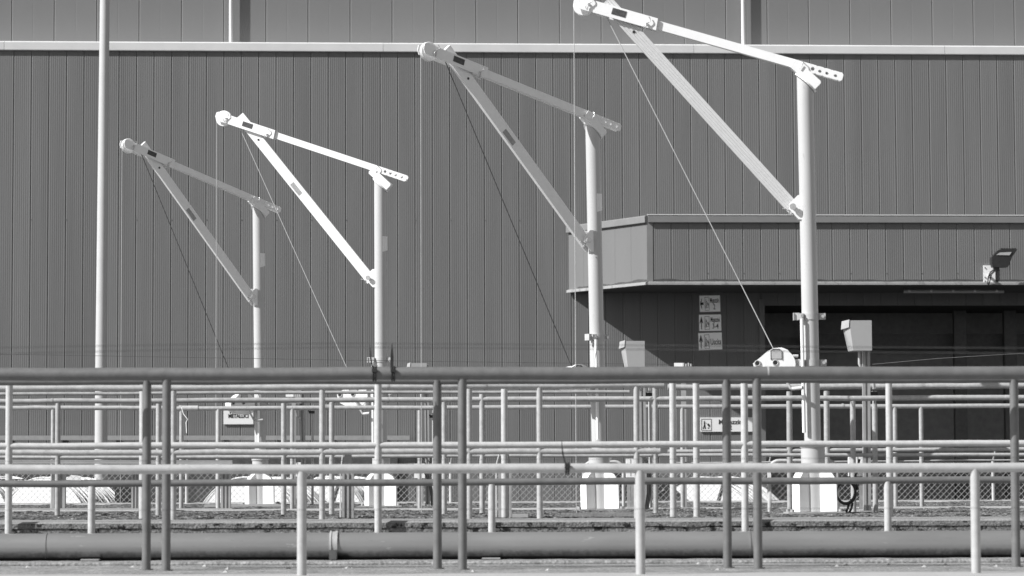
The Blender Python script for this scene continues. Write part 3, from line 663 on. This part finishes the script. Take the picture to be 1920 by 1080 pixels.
# ------------------------------------------------------------------ davit cranes
RM = .0585
def make_crane(pitch, grooved):
    UB = Vector((math.cos(R(pitch)), 0, math.sin(R(pitch)))); NB = Vector((-UB.z, 0, UB.x)); YB = Vector((0, 1, 0)); OB = Vector((0.0, 0, 3.185 + (.03 if pitch > 19 else 0)))
    def B(s_, t_, y_=0): return OB + UB * s_ + NB * t_ + YB * y_
    crane = thing('davit_crane', (0, 0, 0), 'davit crane', 'crane', 'davit cranes on the gravel')
    RM = .0585
    b = MB(); n = 40; vs = []; fs = []
    for (z, top) in ((.1, 0), (1.5, 0), (2.95, 0), (3.0, 1)):
        for k in range(n):
            a_ = 2 * math.pi * k / n; x, y = RM * math.cos(a_), RM * math.sin(a_); vs.append((x, y, z if not top else 3.06 + x * .95))
    for i in range(3):
        for k in range(n): fs.append([i * n + k, i * n + (k + 1) % n, (i + 1) * n + (k + 1) % n, (i + 1) * n + k])
    b.add(vs, fs, True); b.add(vs[-n:], [list(range(n))]); b.build('mast', 'white_dirty', crane)
    SU = Vector((math.cos(R(43)), 0, math.sin(R(43)))); SN = Vector((-SU.z, 0, SU.x))        # slanted mast head
    hc = Vector((0, 0, 3.066))
    b = MB(); ring = [hc + SU * (.098 * math.cos(2 * math.pi * k / 24)) + YB * (.075 * math.sin(2 * math.pi * k / 24)) for k in range(24)]; b.prism(ring, SN * .012); b.build('head_flange', 'white', crane)
    b = MB()
    sc_ = hc + SU * .040 + SN * .047
    for sgn in (1, -1):
        pr = [(-.122, -.034), (.112, -.034), (.124, -.02), (.124, .030), (.112, .038), (-.112, .036), (-.124, .024)]
        b.prism([sc_ + SU * p + SN * q + YB * (sgn * .040 - .003) for p, q in pr], YB * .006)
    b.prism([sc_ + SU * p + SN * q - YB * .0365 for p, q in ((-.118, -.0338), (.11, -.0338), (.11, -.028), (-.118, -.028))], YB * .073); b.build('head_saddle', 'white', crane)
    b = MB()                                           # boom: square tube whose tail is drilled with four holes
    s_cuts = [-.277, -.262, 1.16]; hh = .031; wv_ = .026
    holes = [-.058, -.112, -.165, -.228]
    # side plates with real round holes, top and bottom closed
    def holed_plate(b, ylev, thick):
        xs = [1.2]; m_ = 12; rad = .0135
        edges = [.6] + [(-h_) for h_ in []]
        segs = sorted(holes, reverse=True); right_s = 1.2
        for h_ in segs:
            half = .026
            b.obox(B((right_s + h_ + half) / 2, 0, ylev), UB * (right_s - h_ - half) / 2, YB * thick / 2, NB * hh)
            sq = []
            for k in range(m_ * 2):
                a_ = 2 * math.pi * k / (m_ * 2); ca, sa = math.cos(a_), math.sin(a_); f_ = min(half / max(abs(ca), 1e-6), hh / max(abs(sa), 1e-6)); sq.append((ca * f_, sa * f_, ca * rad, sa * rad))
            N_ = len(sq); vs = []
            for yy in (ylev - thick / 2, ylev + thick / 2):
                vs += [B(h_ + q[0], q[1], yy) for q in sq] + [B(h_ + q[2], q[3], yy) for q in sq]
            fs = []
            for k in range(N_):
                j = (k + 1) % N_; fs += [[k, j, N_ + j, N_ + k], [2 * N_ + k, 3 * N_ + k, 3 * N_ + j, 2 * N_ + j], [N_ + k, N_ + j, 3 * N_ + j, 3 * N_ + k], [k, 2 * N_ + k, 2 * N_ + j, j]]
            b.add(vs, fs); right_s = h_ - half
        b.prism([B(right_s, -hh, ylev - thick / 2), B(-.268, -hh, ylev - thick / 2), B(-.281, -hh + .012, ylev - thick / 2), B(-.281, hh - .012, ylev - thick / 2), B(-.268, hh, ylev - thick / 2), B(right_s, hh, ylev - thick / 2)], YB * thick)
    holed_plate(b, .024, .006); holed_plate(b, -.024, .006)
    b.obox(B(.58, hh - .003, 0), UB * .62, YB * .0208, NB * .003); b.obox(B(.58, -hh + .003, 0), UB * .62, YB * .0208, NB * .003)
    b.build('boom', 'white', crane)
    b = MB()                                           # head bracket
    for sgn in (1, -1):
        pr = [(1.095, -.043), (1.105, .043), (1.70, .043), (1.722, .03), (1.722, -.012), (1.700, -.043)]
        b.prism([B(p, q, sgn * .044 - .003) for p, q in pr], YB * .006)
    b.obox(B(1.30, .040, 0), UB * .19, YB * .0405, NB * .003)
    hb = b.build('head_bracket', 'white', crane)
    for sgn in (1, -1):
        b = MB(); b.obox(B(1.385, .006, sgn * .0485), UB * .052, YB * .0015, NB * .023); b.build('rating_label', 'label', hb)
    for (s_, t_, up_) in ((1.61, .005, 1), (1.17, -.018, 0)):
        b = MB(); b.tube([B(s_, t_, -.062), B(s_, t_, .064)], .009, 10)
        b.tube([B(s_, t_ + .002, .060)] + [B(s_ + .018 * math.sin(k * .9), t_ - .045 + .014 * k, .062) for k in range(8)], .0035, 6)
        b.build('lock_pin', 'zinc', hb)
    b = MB(); sh = B(1.645, -.005)                      # sheave wheel with a groove
    prof = [(.03, .0), (.073, .0), (.077, .004), (.067, .012), (.067, .018), (.077, .026), (.073, .030), (.03, .030)]
    n = 36; vs = []
    for k in range(n):
        a_ = 2 * math.pi * k / n
        for rr, yy in prof: vs.append(sh + Vector((rr * math.cos(a_), yy - .015, rr * math.sin(a_))))
    q = len(prof); fs = [[i * q + k, i * q + (k + 1) % q, ((i + 1) % n) * q + (k + 1) % q, ((i + 1) % n) * q + k] for i in range(n) for k in range(q)]
    b.add(vs, fs); b.build('sheave', 'sign', crane)
    S0 = Vector((.108, 0, 2.178)); S1 = B(1.362, -.02); S1.y = 0; SD = (S1 - S0).normalized(); SP = Vector((-SD.z, 0, SD.x))
    def strut(m, grooved, name='strut'):
        b = MB(); w2, y2 = .047, .017
        if grooved:
            pr = [(-w2, -y2), (w2, -y2), (w2, y2)]
            for k in range(4):
                c_ = w2 - .019 - k * .0185; pr += [(c_ + .006, y2), (c_ + .003, y2 - .003), (c_ - .003, y2 - .003), (c_ - .006, y2)]
            pr += [(-w2, y2)]
        else: pr = [(-w2, -y2), (w2, -y2), (w2, y2 - .002), (w2 - .002, y2), (-w2 + .002, y2), (-w2, y2 - .002)]
        b.prism([S0 - SD * .03 + SP * p + YB * q for p, q in pr], (S1 - S0) + SD * .195); return b.build(name, m, crane)
    st1 = strut('alu' if grooved else 'white', grooved)
    for sgn in (1,):
        b = MB(); c = S0.lerp(S1, .60); b.obox(c - SP * .012, SD * .07, YB * .0182, SP * .022)
        if not grooved: b.build('strut_label', 'label_grey', st1)
        b = MB(); c = S0.lerp(S1, .925); b.tube([c - YB * .020, c + YB * .0192], .0105, 14); b.build('pin_hole', 'black', st1)
    b = MB()                                            # strut foot bracket on the mast
    for sgn in (1, -1): b.prism([Vector((x, sgn * .037 - .003, z)) for x, z in ((.03, 2.085), (.07, 2.09), (.135, 2.165), (.128, 2.205), (.07, 2.262), (.03, 2.262))], YB * .006)
    b.tube([S0 - YB * .062, S0 + YB * .062], .016, 12); b.build('foot_bracket', 'white', crane)
    b = MB(); b.tube([S0 + YB * .062, S0 + YB * .072], .024, 10); b.build('pivot_bolt', 'zinc', crane)
    b = MB(); b.tube([S0 + YB * .03 + Vector((.03, 0, -.05)), S0 + YB * .05 + Vector((.02, 0, -.03)), S0 + YB * .05 + Vector((.05, 0, -.015)), S0 + YB * .05 + Vector((.075, 0, -.012))], .005, 6); b.build('pin_lanyard', 'zinc', crane)
    b = MB(); pts = arc(B(.045, -.045, .0), UB, NB, .014, 0, 5.5, 12); b.tube(pts, .0035, 6); b.tube([B(.03, .03, .03), B(.03, .03, .052), B(.02, .012, .053), B(.035, -.03, .053)], .0035, 6); b.build('retaining_clip', 'zinc', crane)
    def clamp(z):
        b = MB(); b.tube([(0, 0, z - .023), (0, 0, z + .023)], RM + .005, 32)
        b.obox((-.088, 0, z), (.022, 0, 0), (0, .016, 0), (0, 0, .022)); b.obox((.068, .03, z), (.02, 0, 0), (0, .036, 0), (0, 0, .022))
        b.obox((.098, .045, z), (.022, 0, 0), (0, .004, 0), (0, 0, .026)); b.obox((.118, .03, z), (.003, 0, 0), (0, .03, 0), (0, 0, .026))
        o = b.build('clamp', 'zinc' if False else 'galv_pale', crane)
        b = MB(); b.tube([(-.09, .014, z), (-.09, .030, z)], .012, 8); b.tube([(.06, .064, z + .004), (.06, .076, z + .004)], .012, 8); b.build('clamp_bolt', 'zinc', o)
    clamp(1.395); clamp(1.065)
    b = MB(); b.tube([(.062, .071, .57), (.062, .071, 1.375)], .0125, 12); b.build('handle_tube', 'white', crane)
    # winch
    pr = [(.405, 1.02), (.413, 1.066), (.307, 1.152), (.265, 1.172), (.21, 1.176), (.165, 1.158), (.137, 1.11), (.125, 1.03), (.135, .965), (.18, .945), (.25, .94), (.32, .955), (.38, .985)]
    b = MB(); b.prism([Vector((x, .055, z)) for x, z in pr], YB * .022); wn = b.build('winch_housing', 'white', crane)
    b = MB(); b.prism([Vector((x * .92 + .012, -.06, (z - 1.03) * .92 + 1.03)) for x, z in pr], YB * .114); b.build('winch_body', 'sign', wn)
    b = MB(); b.tube([(.22, -.075, 1.05), (.22, .053, 1.05)], .10, 28); b.build('winch_drum', 'galv_pale', wn)
    b = MB(); b.tube([(.225, .06, 1.055), (.225, .08, 1.055)], .112, 30); b.build('drum_cover', 'white', wn)
    for (x, z) in ((.382, 1.066), (.255, 1.068)):
        b = MB(); b.tube([(x, .05, z), (x, .0835, z)], .0165, 14); b.build('bore', 'black', wn)
        b = MB(); ring = arc((x, .082, z), (1, 0, 0), (0, 0, 1), .019, 0, 2 * math.pi, 16); b.tube(ring, .004, 6, caps=False); b.build('bore_rim', 'galv_pale', wn)
    b = MB(); b.obox((.245, .083, 1.125), (.036, 0, 0), (0, .004, 0), (0, 0, .028)); b.build('inspection_plate', 'galv_pale', wn)
    b = MB(); b.tube([(.285, .083, 1.09), (.285, .083, 1.155), (.27, .083, 1.163), (.225, .083, 1.163), (.21, .083, 1.15), (.21, .083, 1.09)], .0045, 6); b.build('inspection_rim', 'steel_dark', wn)
    b = MB(); b.obox((.095, 0, 1.065), (.045, 0, 0), (0, .03, 0), (0, 0, .02)); b.tube([(.09, .01, 1.115), (.13, .01, 1.115)], .012, 8); b.build('winch_mount', 'galv_pale', wn)
    b = MB(); b.tube([(.22, .08, 1.0), (.22, .115, 1.0)], .012, 8); b.tube([(.22, .112, 1.0), (.15, .118, .88)], .010, 8); b.tube([(.15, .11, .88), (.07, .16, .885)], .0135, 10); b.build('crank_handle', 'galv_pale', wn)
    # pedestal (does not turn with the boom)
    ped = []
    b = MB(); b.tube([(0, 0, 0.0), (0, 0, .465)], .085, 36); b.tube([(0, 0, .465), (0, 0, .485)], .092, 36); ped.append(b.build('socket', 'white_dirty', crane))
    b = MB(); pr = [(.07, .012), (.155, .012), (.155, .235), (.125, .285), (.07, .335)]
    dA = Vector((-math.sin(R(60)), -math.cos(R(60)), 0)); tA = Vector((dA.y, -dA.x, 0))
    b.prism([dA * p + Vector((0, 0, q)) - tA * .045 for p, q in pr], tA * .09); ped.append(b.build('gusset', 'white', crane))
    dB = Vector((math.cos(R(20)), -math.sin(R(20)), 0)); tB = Vector((dB.y, -dB.x, 0))
    b = MB(); pr2 = [(.022, .012), (.142, .012), (.142, .235), (.108, .285), (.022, .335)]; b.prism([dB * p + Vector((0, 0, q)) + Vector((.016, -.085, 0)) - tB * .012 for p, q in pr2], tB * .024); ped.append(b.build('gusset', 'white', crane))
    for dd in (-dA, -dB):
        tt = Vector((dd.y, -dd.x, 0)); b = MB(); b.prism([dd * p + Vector((0, 0, q)) - tt * .012 for p, q in pr], tt * .024); ped.append(b.build('gusset', 'white', crane))
    b = MB(); b.box((-.20, -.20, 0), (.20, .20, .012)); ped.append(b.build('base_plate', 'galv_dull', crane))
    for sx in (-1, 1):
        for sy in (-1, 1):
            b = MB(); b.tube([(sx * .17, sy * .17, .012), (sx * .17, sy * .17, .03)], .016, 6); ped.append(b.build('anchor_nut', 'galv_dull', crane))

    return crane, ped, B, sh
specs = [  # mast px x at base, depth, turn towards camera, lean, boom pitch, label, grooved strut, sticker height
    (1526, 20.85, -3, .011, 17.2, 'largest white davit crane, rightmost, with ribbed strut, its tip cut off by the top', True, None),
    (1125, 23.75, 35, .018, 15.6, 'second largest davit crane, its grey shaded arm touching the pale roof edge', False, 2.485),
    (715, 27.95, -11, .003, 19.4, 'davit crane with the brightest white arm, second from left', False, 2.50),
    (489, 30.75, 38, .013, 17.8, 'smallest davit crane, leftmost, with its arm grey in shade', False, 2.56)]
for i, (px, d, al, lean, pitch, lab, grooved, stk) in enumerate(specs):
    c, ped, B, sh = make_crane(pitch, grooved)
    c['label'] = lab; base = PZ(px, ZT, d); yaw = math.pi + R(al)
    c.location = base; c.rotation_euler = (0, lean, yaw)
    for ch in ped: ch.rotation_euler = (0, 0, -yaw)
    cm = 'shaded_wire' if al > 20 else 'bright_wire'  # cranes with shaded arms take the rope darkened for shade
    down = Vector((math.sin(lean), 0, -math.cos(lean)))        # the hoist cable hangs plumb whatever the lean
    q0 = sh + Vector((.0725, 0, 0)); ln = q0.z + (.03 if i == 1 else 0)
    b = MB(); b.tube([q0, q0 + down * ln], .0027, 8)
    o = b.build('hoist_cable', 'bright_wire', None, origin=(0, 0, 0)); o.parent = c
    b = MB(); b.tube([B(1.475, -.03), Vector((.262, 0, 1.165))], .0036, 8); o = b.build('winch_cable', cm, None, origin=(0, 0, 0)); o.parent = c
    if stk:
        b = MB(); n = 10; vs = []
        for z in (stk - .075, stk + .075):
            for k in range(n + 1):
                w_ang = R(-70 + 80 * k / n) - yaw; rr = RM + .0015 + (.006 * max(0, k - 6) / 4)
                zz = z + (.02 * k / n if z < stk else 0)
                vs.append((rr * math.cos(w_ang), rr * math.sin(w_ang), zz))
        b.add(vs, [[k, k + 1, n + 2 + k, n + 1 + k] for k in range(n)])
        o = b.build('peeling_sticker', 'sign', None, origin=(0, 0, 0)); o.parent = c
    MBp = MB(); MBp.box((base.x - .24, base.y - .22, 1.40), (base.x + .24, base.y + .22, ZT - .001)); pd = MBp.build('pad', 'conc_top', None, origin=(0, 0, 0)); pd.name = 'concrete_pad'
    tag(pd, 'concrete pad under the pedestal of the ' + ('largest crane', 'grey-armed second largest crane', 'bright white-armed crane', 'smallest crane')[i], 'pad')

# slab under the second crane, low timbers and plates lying on the walls
t = thing('concrete_slab', PZ(1130, ZT, 19.7), 'flat concrete slab lying in front of the grey-armed crane pedestal', 'slab')
for nm, xa, xb, ya, yb, d, m in (('slab', 1052, 1222, 961, 968, 19.14, 'conc_top'),):
    a, c = P(xa, yb, d), P(xb, ya, d); b = MB(); b.box((a.x, d, ZT + .001), (c.x, d + .1, c.z)); b.build(nm, m, t)
t.location = t.location
for (xa, xb, ya, d, lab, m) in ((960, 990, 963.5, 18.75, 'short pale board lying on the closest tank wall at centre', 'sign_grey'), (383, 536, 945.5, 28.3, 'long pale board lying in front of the smallest crane', 'timber')):
    a = PZ(xa, ZT, d); c = P(xb, ya, d); t = MB().box((a.x, d, ZT + .001), (c.x, d + .12, max(c.z, ZT + .02))).build('board', m, origin=((a.x + c.x) / 2, d + .06, ZT)); tag(t, lab, 'board')

# ------------------------------------------------------------------ control boxes on posts
def control_box(px, pw, ybox0, ybox1, xb0, xb1, d, lab, hook):
    base = PZ(px, ZT, d); t = thing('control_box', base, lab, 'control box', 'hooded control boxes beside the cranes')
    k = d / F
    top = P(px, ybox0 + 1, d).z; b = MB(); w_ = pw * k / 2
    prf = [(-1, 0), (-.3, 0), (-.3, .015), (.25, .015), (.25, 0), (1, 0), (1, .05), (-1, .05)]
    b.prism([(base.x + u_ * w_, d + v_, ZT) for u_, v_ in prf], (0, 0, top - ZT)); 
    shift = (P((xb1 + 2), ybox0, d).x - w_) - base.x
    for v in b.v:
        f_ = (v.z - ZT) / (top - ZT); v.x += shift * f_
    b.build('post', 'channel', t)
    zt_ = P(px, ybox0, d).z; zb_ = P(px, ybox1, d).z
    xl, xr = P(xb0, ybox0, d).x, P(xb1, ybox0, d).x; w = xr - xl; dep = .15; yf = d - .17
    # sloped hood: front face tapers towards the bottom, left flank visible
    A = [(xl + w * .22, yf, zt_ - .028), (xr - .0, yf, zt_ - .0), (xr, yf, zb_), (xl + w * .33, yf, zb_)]
    Bk = [(xl, d - .005, zt_ - .04), (xr, d - .005, zt_), (xr, d - .005, zb_), (xl + w * .24, d - .005, zb_)]
    A[0] = (xl + w * .20, yf, zt_)
    Bk[0] = (xl + w * .02, d - .005, zt_ - .012)
    b = MB(); b.add(A + Bk, [[3, 2, 1, 0], [4, 5, 6, 7], [0, 1, 5, 4], [1, 2, 6, 5], [2, 3, 7, 6], [3, 0, 4, 7]]); b.build('hood', 'grey_box', t)
    b = MB(); b.add([(xl - w * .03, d - .03, zt_ - .06), (xl + w * .18, yf - .004, zt_ - .05), (xl + w * .20, yf - .004, zt_ + .006), (xl + w * .02, d - .004, zt_ + .002),
                     (xl + w * .02, d - .002, zt_ - .055)], [[0, 1, 2, 3], [0, 3, 4]]); b.build('hood_lip', 'grey_box', t)
    q = Vector((base.x + shift * .9 - w_ * 2.2, d - .06, zb_)); b = MB(); b.tube([q, q - Vector((0, 0, .09)), q + Vector((.015, 0, -.13)), q + Vector((.05, .03, -.155))], .010, 8); b.build('conduit', 'galv_pale', t)
    b = MB(); b.box((base.x - w_ * 2.4, d - .05, ZT), (base.x + w_ * 2.4, d + .1, ZT + .012)); b.build('foot_plate', 'galv_dull', t)
    return t
control_box(1626, 14, 603, 659, 1577, 1629, 21.4, 'grey hooded control box on a post right of the largest crane', 1)
control_box(1207, 12, 641, 697, 1161, 1207, 24.4, 'grey hooded control box on a post right of the grey-armed crane', 1)
control_box(802, 8.5, 682, 726, 763, 801, 28.9, 'grey hooded control box right of the bright white-armed crane, mostly behind the pipe', 1)
control_box(571, 9, 718, 757, 533, 567, 30.9, 'grey hooded control box behind the rails right of the smallest crane', 1)

# white junction boxes low beside the cranes
for (xa, ya, xb, yb, d, lab) in ((1590, 852.5, 1622, 893, 21.55, 'white junction box low beside the largest crane'), (1173.5, 860, 1190, 895, 24.3, 'white junction box low beside the grey-armed crane'),
                                (777, 869.5, 797, 896.5, 28.9, 'white junction box low beside the bright white-armed crane'), (553, 867, 564.5, 893.5, 30.8, 'white junction box low beside the smallest crane')):
    a, c = P(xa, yb, d), P(xb, ya, d); t = thing('junction_box', Vector(((a.x + c.x) / 2, d, ZT)), lab, 'junction box', 'white junction boxes beside the cranes')
    b = MB(); b.box((a.x, d - .07, a.z), (c.x, d, c.z)); b.build('enclosure', 'sign', t)
    xm = (a.x + c.x) / 2; b = MB(); b.box((xm - .001, d - .072, a.z + .01), (xm + .002, d - .0705, c.z - .005)); b.build('door_seam', 'steel_dark', t)
    for f_ in (.3, .72):
        b = MB(); x = a.x + (c.x - a.x) * f_; b.box((x - .014, d - .05, ZT), (x + .014, d - .02, a.z - .001)); b.build('leg', 'galv_dull', t)
    b = MB(); b.box((a.x + .0, d - .06, ZT), (c.x, d + .02, ZT + .02)); b.build('foot_plate', 'galv_pale', t)
# standpipes with taps
for (px, yt, d, lab) in ((1641, 718, 21.5, 'standpipe with a hose tap right of the largest crane'), (1219.5, 722, 24.5, 'standpipe with a hose tap right of the grey-armed crane'),
                        (813, 766, 29.0, 'standpipe with a hose tap right of the bright white-armed crane'), (586, 759, 31.0, 'thin standpipe right of the smallest crane')):
    a = PZ(px, ZT, d); zt_ = P(px, yt, d).z; t = thing('standpipe', a, lab, 'standpipe', 'standpipes beside the cranes')
    b = MB(); b.tube([a, Vector((a.x, d, zt_ - .09))], .0135, 12); b.build('riser', 'galv_pale', t)
    b = MB(); z = zt_ - .09; b.tube([(a.x, d, z), (a.x, d, z + .03)], .02, 10); b.tube([(a.x, d, z + .045), (a.x, d, z + .095)], .012, 10); b.build('coupling', 'zinc', t)
    b = MB(); b.obox((a.x - .008, d - .02, z + .012), (.03, 0, 0), (0, .014, 0), (0, 0, .014)); b.tube([(a.x - .03, d - .02, z + .012), (a.x - .045, d - .03, z + .03)], .006, 6); b.build('tap', 'black', t)
# bent guard tubes behind the pedestals
for (xa, xb, yt, d, lab) in ((1442.5, 1570, 864, 22.0 - .1, 'bent tube hoop behind the largest crane pedestal'), (1095, 1169, 866, 25.2, 'bent tube hoop behind the grey-armed crane pedestal')):
    a = PZ(xa, ZT, d); c = PZ(xb, ZT, d); zt_ = P(xa, yt, d).z; t = thing('bent_tube', a, lab, 'guard tube'); rb = .075
    pts = [a, Vector((a.x, d, zt_ - rb))] + arc((a.x + rb, d, zt_ - rb), (-1, 0, 0), (0, 0, 1), rb, 0, math.pi / 2, 6) + arc((c.x - rb, d, zt_ - rb), (0, 0, 1), (1, 0, 0), rb, 0, math.pi / 2, 6) + [c]
    b = MB(); b.tube(pts, .0145, 12); b.build('hoop', 'galv_pale', t)
    for x in (a.x + .33 * (c.x - a.x), a.x + .66 * (c.x - a.x)):
        b = MB(); b.tube([(x, d, zt_ + .015), (x, d, zt_ + .05)], .012, 8); b.build('stub', 'zinc', t)
# coiled hose
t = thing('hose_coil', PZ(1585, ZT, 21.05), 'black hose coiled and hung right of the largest crane pedestal', 'hose')
c = P(1586, 924, 21.05)
for k in range(3):
    b = MB(); rr = .068 + .006 * k; pts = [c + Vector((rr * math.cos(a_ / 24 * 6.283) * (1.0 - .06 * k), -.015 + .018 * k, rr * 1.18 * math.sin(a_ / 24 * 6.283) + .01 * k)) for a_ in range(25)]; b.tube(pts, .0085, 8); b.build('loop', 'rubber', t)
for dx in (.0, .026):
    b = MB(); b.tube([c + Vector((.02 + dx, -.01, -.07)), c + Vector((.012 + dx, -.01, -.11)), PZ(1585 + dx * 262, ZT + .002, 21.04)], .0085, 8); b.build('hose_tail', 'rubber', t)
b = MB(); b.tube([c + Vector((.085, 0, .02)), c + Vector((.07, 0, .12)), c + Vector((.10, 0, .24))], .0085, 8); b.build('hose_feed', 'rubber', t)
t = thing('cable_bundle', PZ(1211, ZT, 24.2), 'black cables hanging beside the second largest crane control box', 'cables')
for k in range(3):
    o_ = k * .012; b = MB(); b.tube([P(1202 + k * 3, 853, 24.25), P(1210 + k * 2, 868, 24.22), P(1214, 890, 24.2) + Vector((o_, 0, 0)), P(1214, 925, 24.2) + Vector((o_, 0, 0)), PZ(1209, ZT + .001, 24.2) + Vector((o_, 0, 0))], .007, 8); b.build('cable', 'rubber', t)
t = thing('cable_bundle', PZ(806, ZT, 28.7), 'black cables hanging beside the bright white-armed crane control box', 'cables')
for k in range(3):
    o_ = k * .012; b = MB(); b.tube([P(782 + k * 8, 858, 28.75), P(788 + k * 9, 868, 28.72), P(802, 900, 28.7) + Vector((o_, 0, 0)), P(808, 930, 28.7) + Vector((o_, 0, 0)), PZ(809, ZT + .001, 28.7) + Vector((o_, 0, 0))], .007, 8); b.build('cable', 'rubber', t)
# small lamp on the far right wall: terminal block with screws above the thick pipe
for (xa, xb, yt, d, lab) in ((1264, 1299, 680.5, 25.6, 'small pale terminal strip peeking over the thick pipe right of centre'), (536, 566, 737, 30.3, 'small pale terminal strip behind the rails near the smallest crane')):
    a = P(xa, yt + 7, d); c = P(xb, yt, d); t = thing('terminal_strip', PZ((xa + xb) / 2, ZT, d), lab, 'terminal strip')
    w = c.x - a.x
    b = MB(); b.box((a.x, d - .02, a.z), (a.x + w * .45, d, c.z)); b.build('strip', 'sign', t)
    for k in range(4):
        b = MB(); x = a.x + w * (.5 + .13 * k); b.tube([(x, d - .03, a.z), (x, d - .03, c.z - (.008 if k % 2 else 0))], .008, 6); b.build('screw', 'zinc', t)
    b = MB(); b.box(((a.x + c.x) / 2 - .02, d - .01, ZT), ((a.x + c.x) / 2 + .02, d + .02, a.z - .001)); b.build('stand', 'channel', t)

# ------------------------------------------------------------------ cable ties on the near pipes
def cable_tie(x, y, d, rp, tail, lab, lean, w=.006):
    c = P(x, y, d); t = thing('cable_tie', c, lab, 'cable tie', 'black cable ties on the near pipes')
    b = MB(); ring = arc(c, (0, 1, 0), (0, 0, 1), rp + .004, 0, 2 * math.pi, 20); b.tube(ring, .0045, 6, caps=False)
    ring = arc(c + Vector((.012, 0, 0)), (0, 1, 0), (0, 0, 1), rp + .004, 0, 2 * math.pi, 20); b.tube(ring, .0045, 6, caps=False); b.build('loop', 'black', t)
    b = MB(); b.obox(c + Vector((.006, -rp - .006, rp * .5)), (.012, 0, 0), (0, .006, 0), (0, 0, .009)); b.build('buckle', 'black', t)
    b = MB(); h = tail; z0 = rp * .6; y_ = -rp * .7
    b.prism([c + Vector((-w, y_, z0)), c + Vector((w, y_, z0)), c + Vector((lean + w * 1.2, y_, z0 + h * .45)), c + Vector((lean * 1.4 + .001, y_, z0 + h)), c + Vector((lean * 1.4 - .001, y_, z0 + h)), c + Vector((lean - w * 1.2, y_, z0 + h * .45))], (0, .003, 0)); b.build('tail', 'black', t)
cable_tie(735, 701, 15.30, .034, .14, 'black cable tie with a dark upright tail on the thick pipe', .001, .007)
cable_tie(700, 701, 15.30, .034, .13, 'grey cable tie with a leaning tail on the thick pipe', -.012, .004)
cable_tie(1061, 878.6, 13.75, .0225, .12, 'black cable tie on the blurred low railing at centre', -.014, .0032)

# ------------------------------------------------------------------ wires strung across the view
def sag(pts, d, r, parent, m, n=10):
    out_ = []
    for i in range(len(pts) - 1):
        for k in range(n): f_ = k / n; out_.append((pts[i][0] + (pts[i + 1][0] - pts[i][0]) * f_, pts[i][1] + (pts[i + 1][1] - pts[i][1]) * f_))
    out_.append(pts[-1]); b = MB(); b.tube([P(x, y, d) for x, y in out_], r, 6); return b.build('wire', m, parent)
t = thing('fence_wires', P(960, 650, 7.0), 'thin out-of-focus fence wires strung across the foreground', 'fence')
sag([(-30, 652), (320, 646.5), (640, 643.5), (960, 645.5), (1280, 648), (1600, 651), (1950, 653)], 10.0, .0013, t, 'steel_dark')
sag([(-30, 664), (320, 656), (640, 651), (960, 653), (1280, 656), (1600, 660), (1950, 663)], 10.0, .0013, t, 'steel_dark')
sag([(-30, 865), (960, 861.5), (1950, 858)], 11.5, .0009, t, 'steel_dark')
sag([(-30, 957), (960, 955), (1950, 952)], 10.5, .0009, t, 'steel_dark')
t = thing('overhead_wire', P(640, 675, 26.8), 'thin dark wire crossing the wall low on the left', 'wire')
sag([(-30, 663.5), (320, 669.5), (640, 675), (960, 679.5), (1300, 683.5)], 26.8, .0022, t, 'steel_dark')
t = thing('overhead_wire', P(1750, 672, 27.0), 'thin pale wire rising over the dark opening on the right', 'wire')
sag([(1636, 683), (1760, 672), (1890, 664), (1950, 661)], 27.0, .0013, t, 'galv_dull')
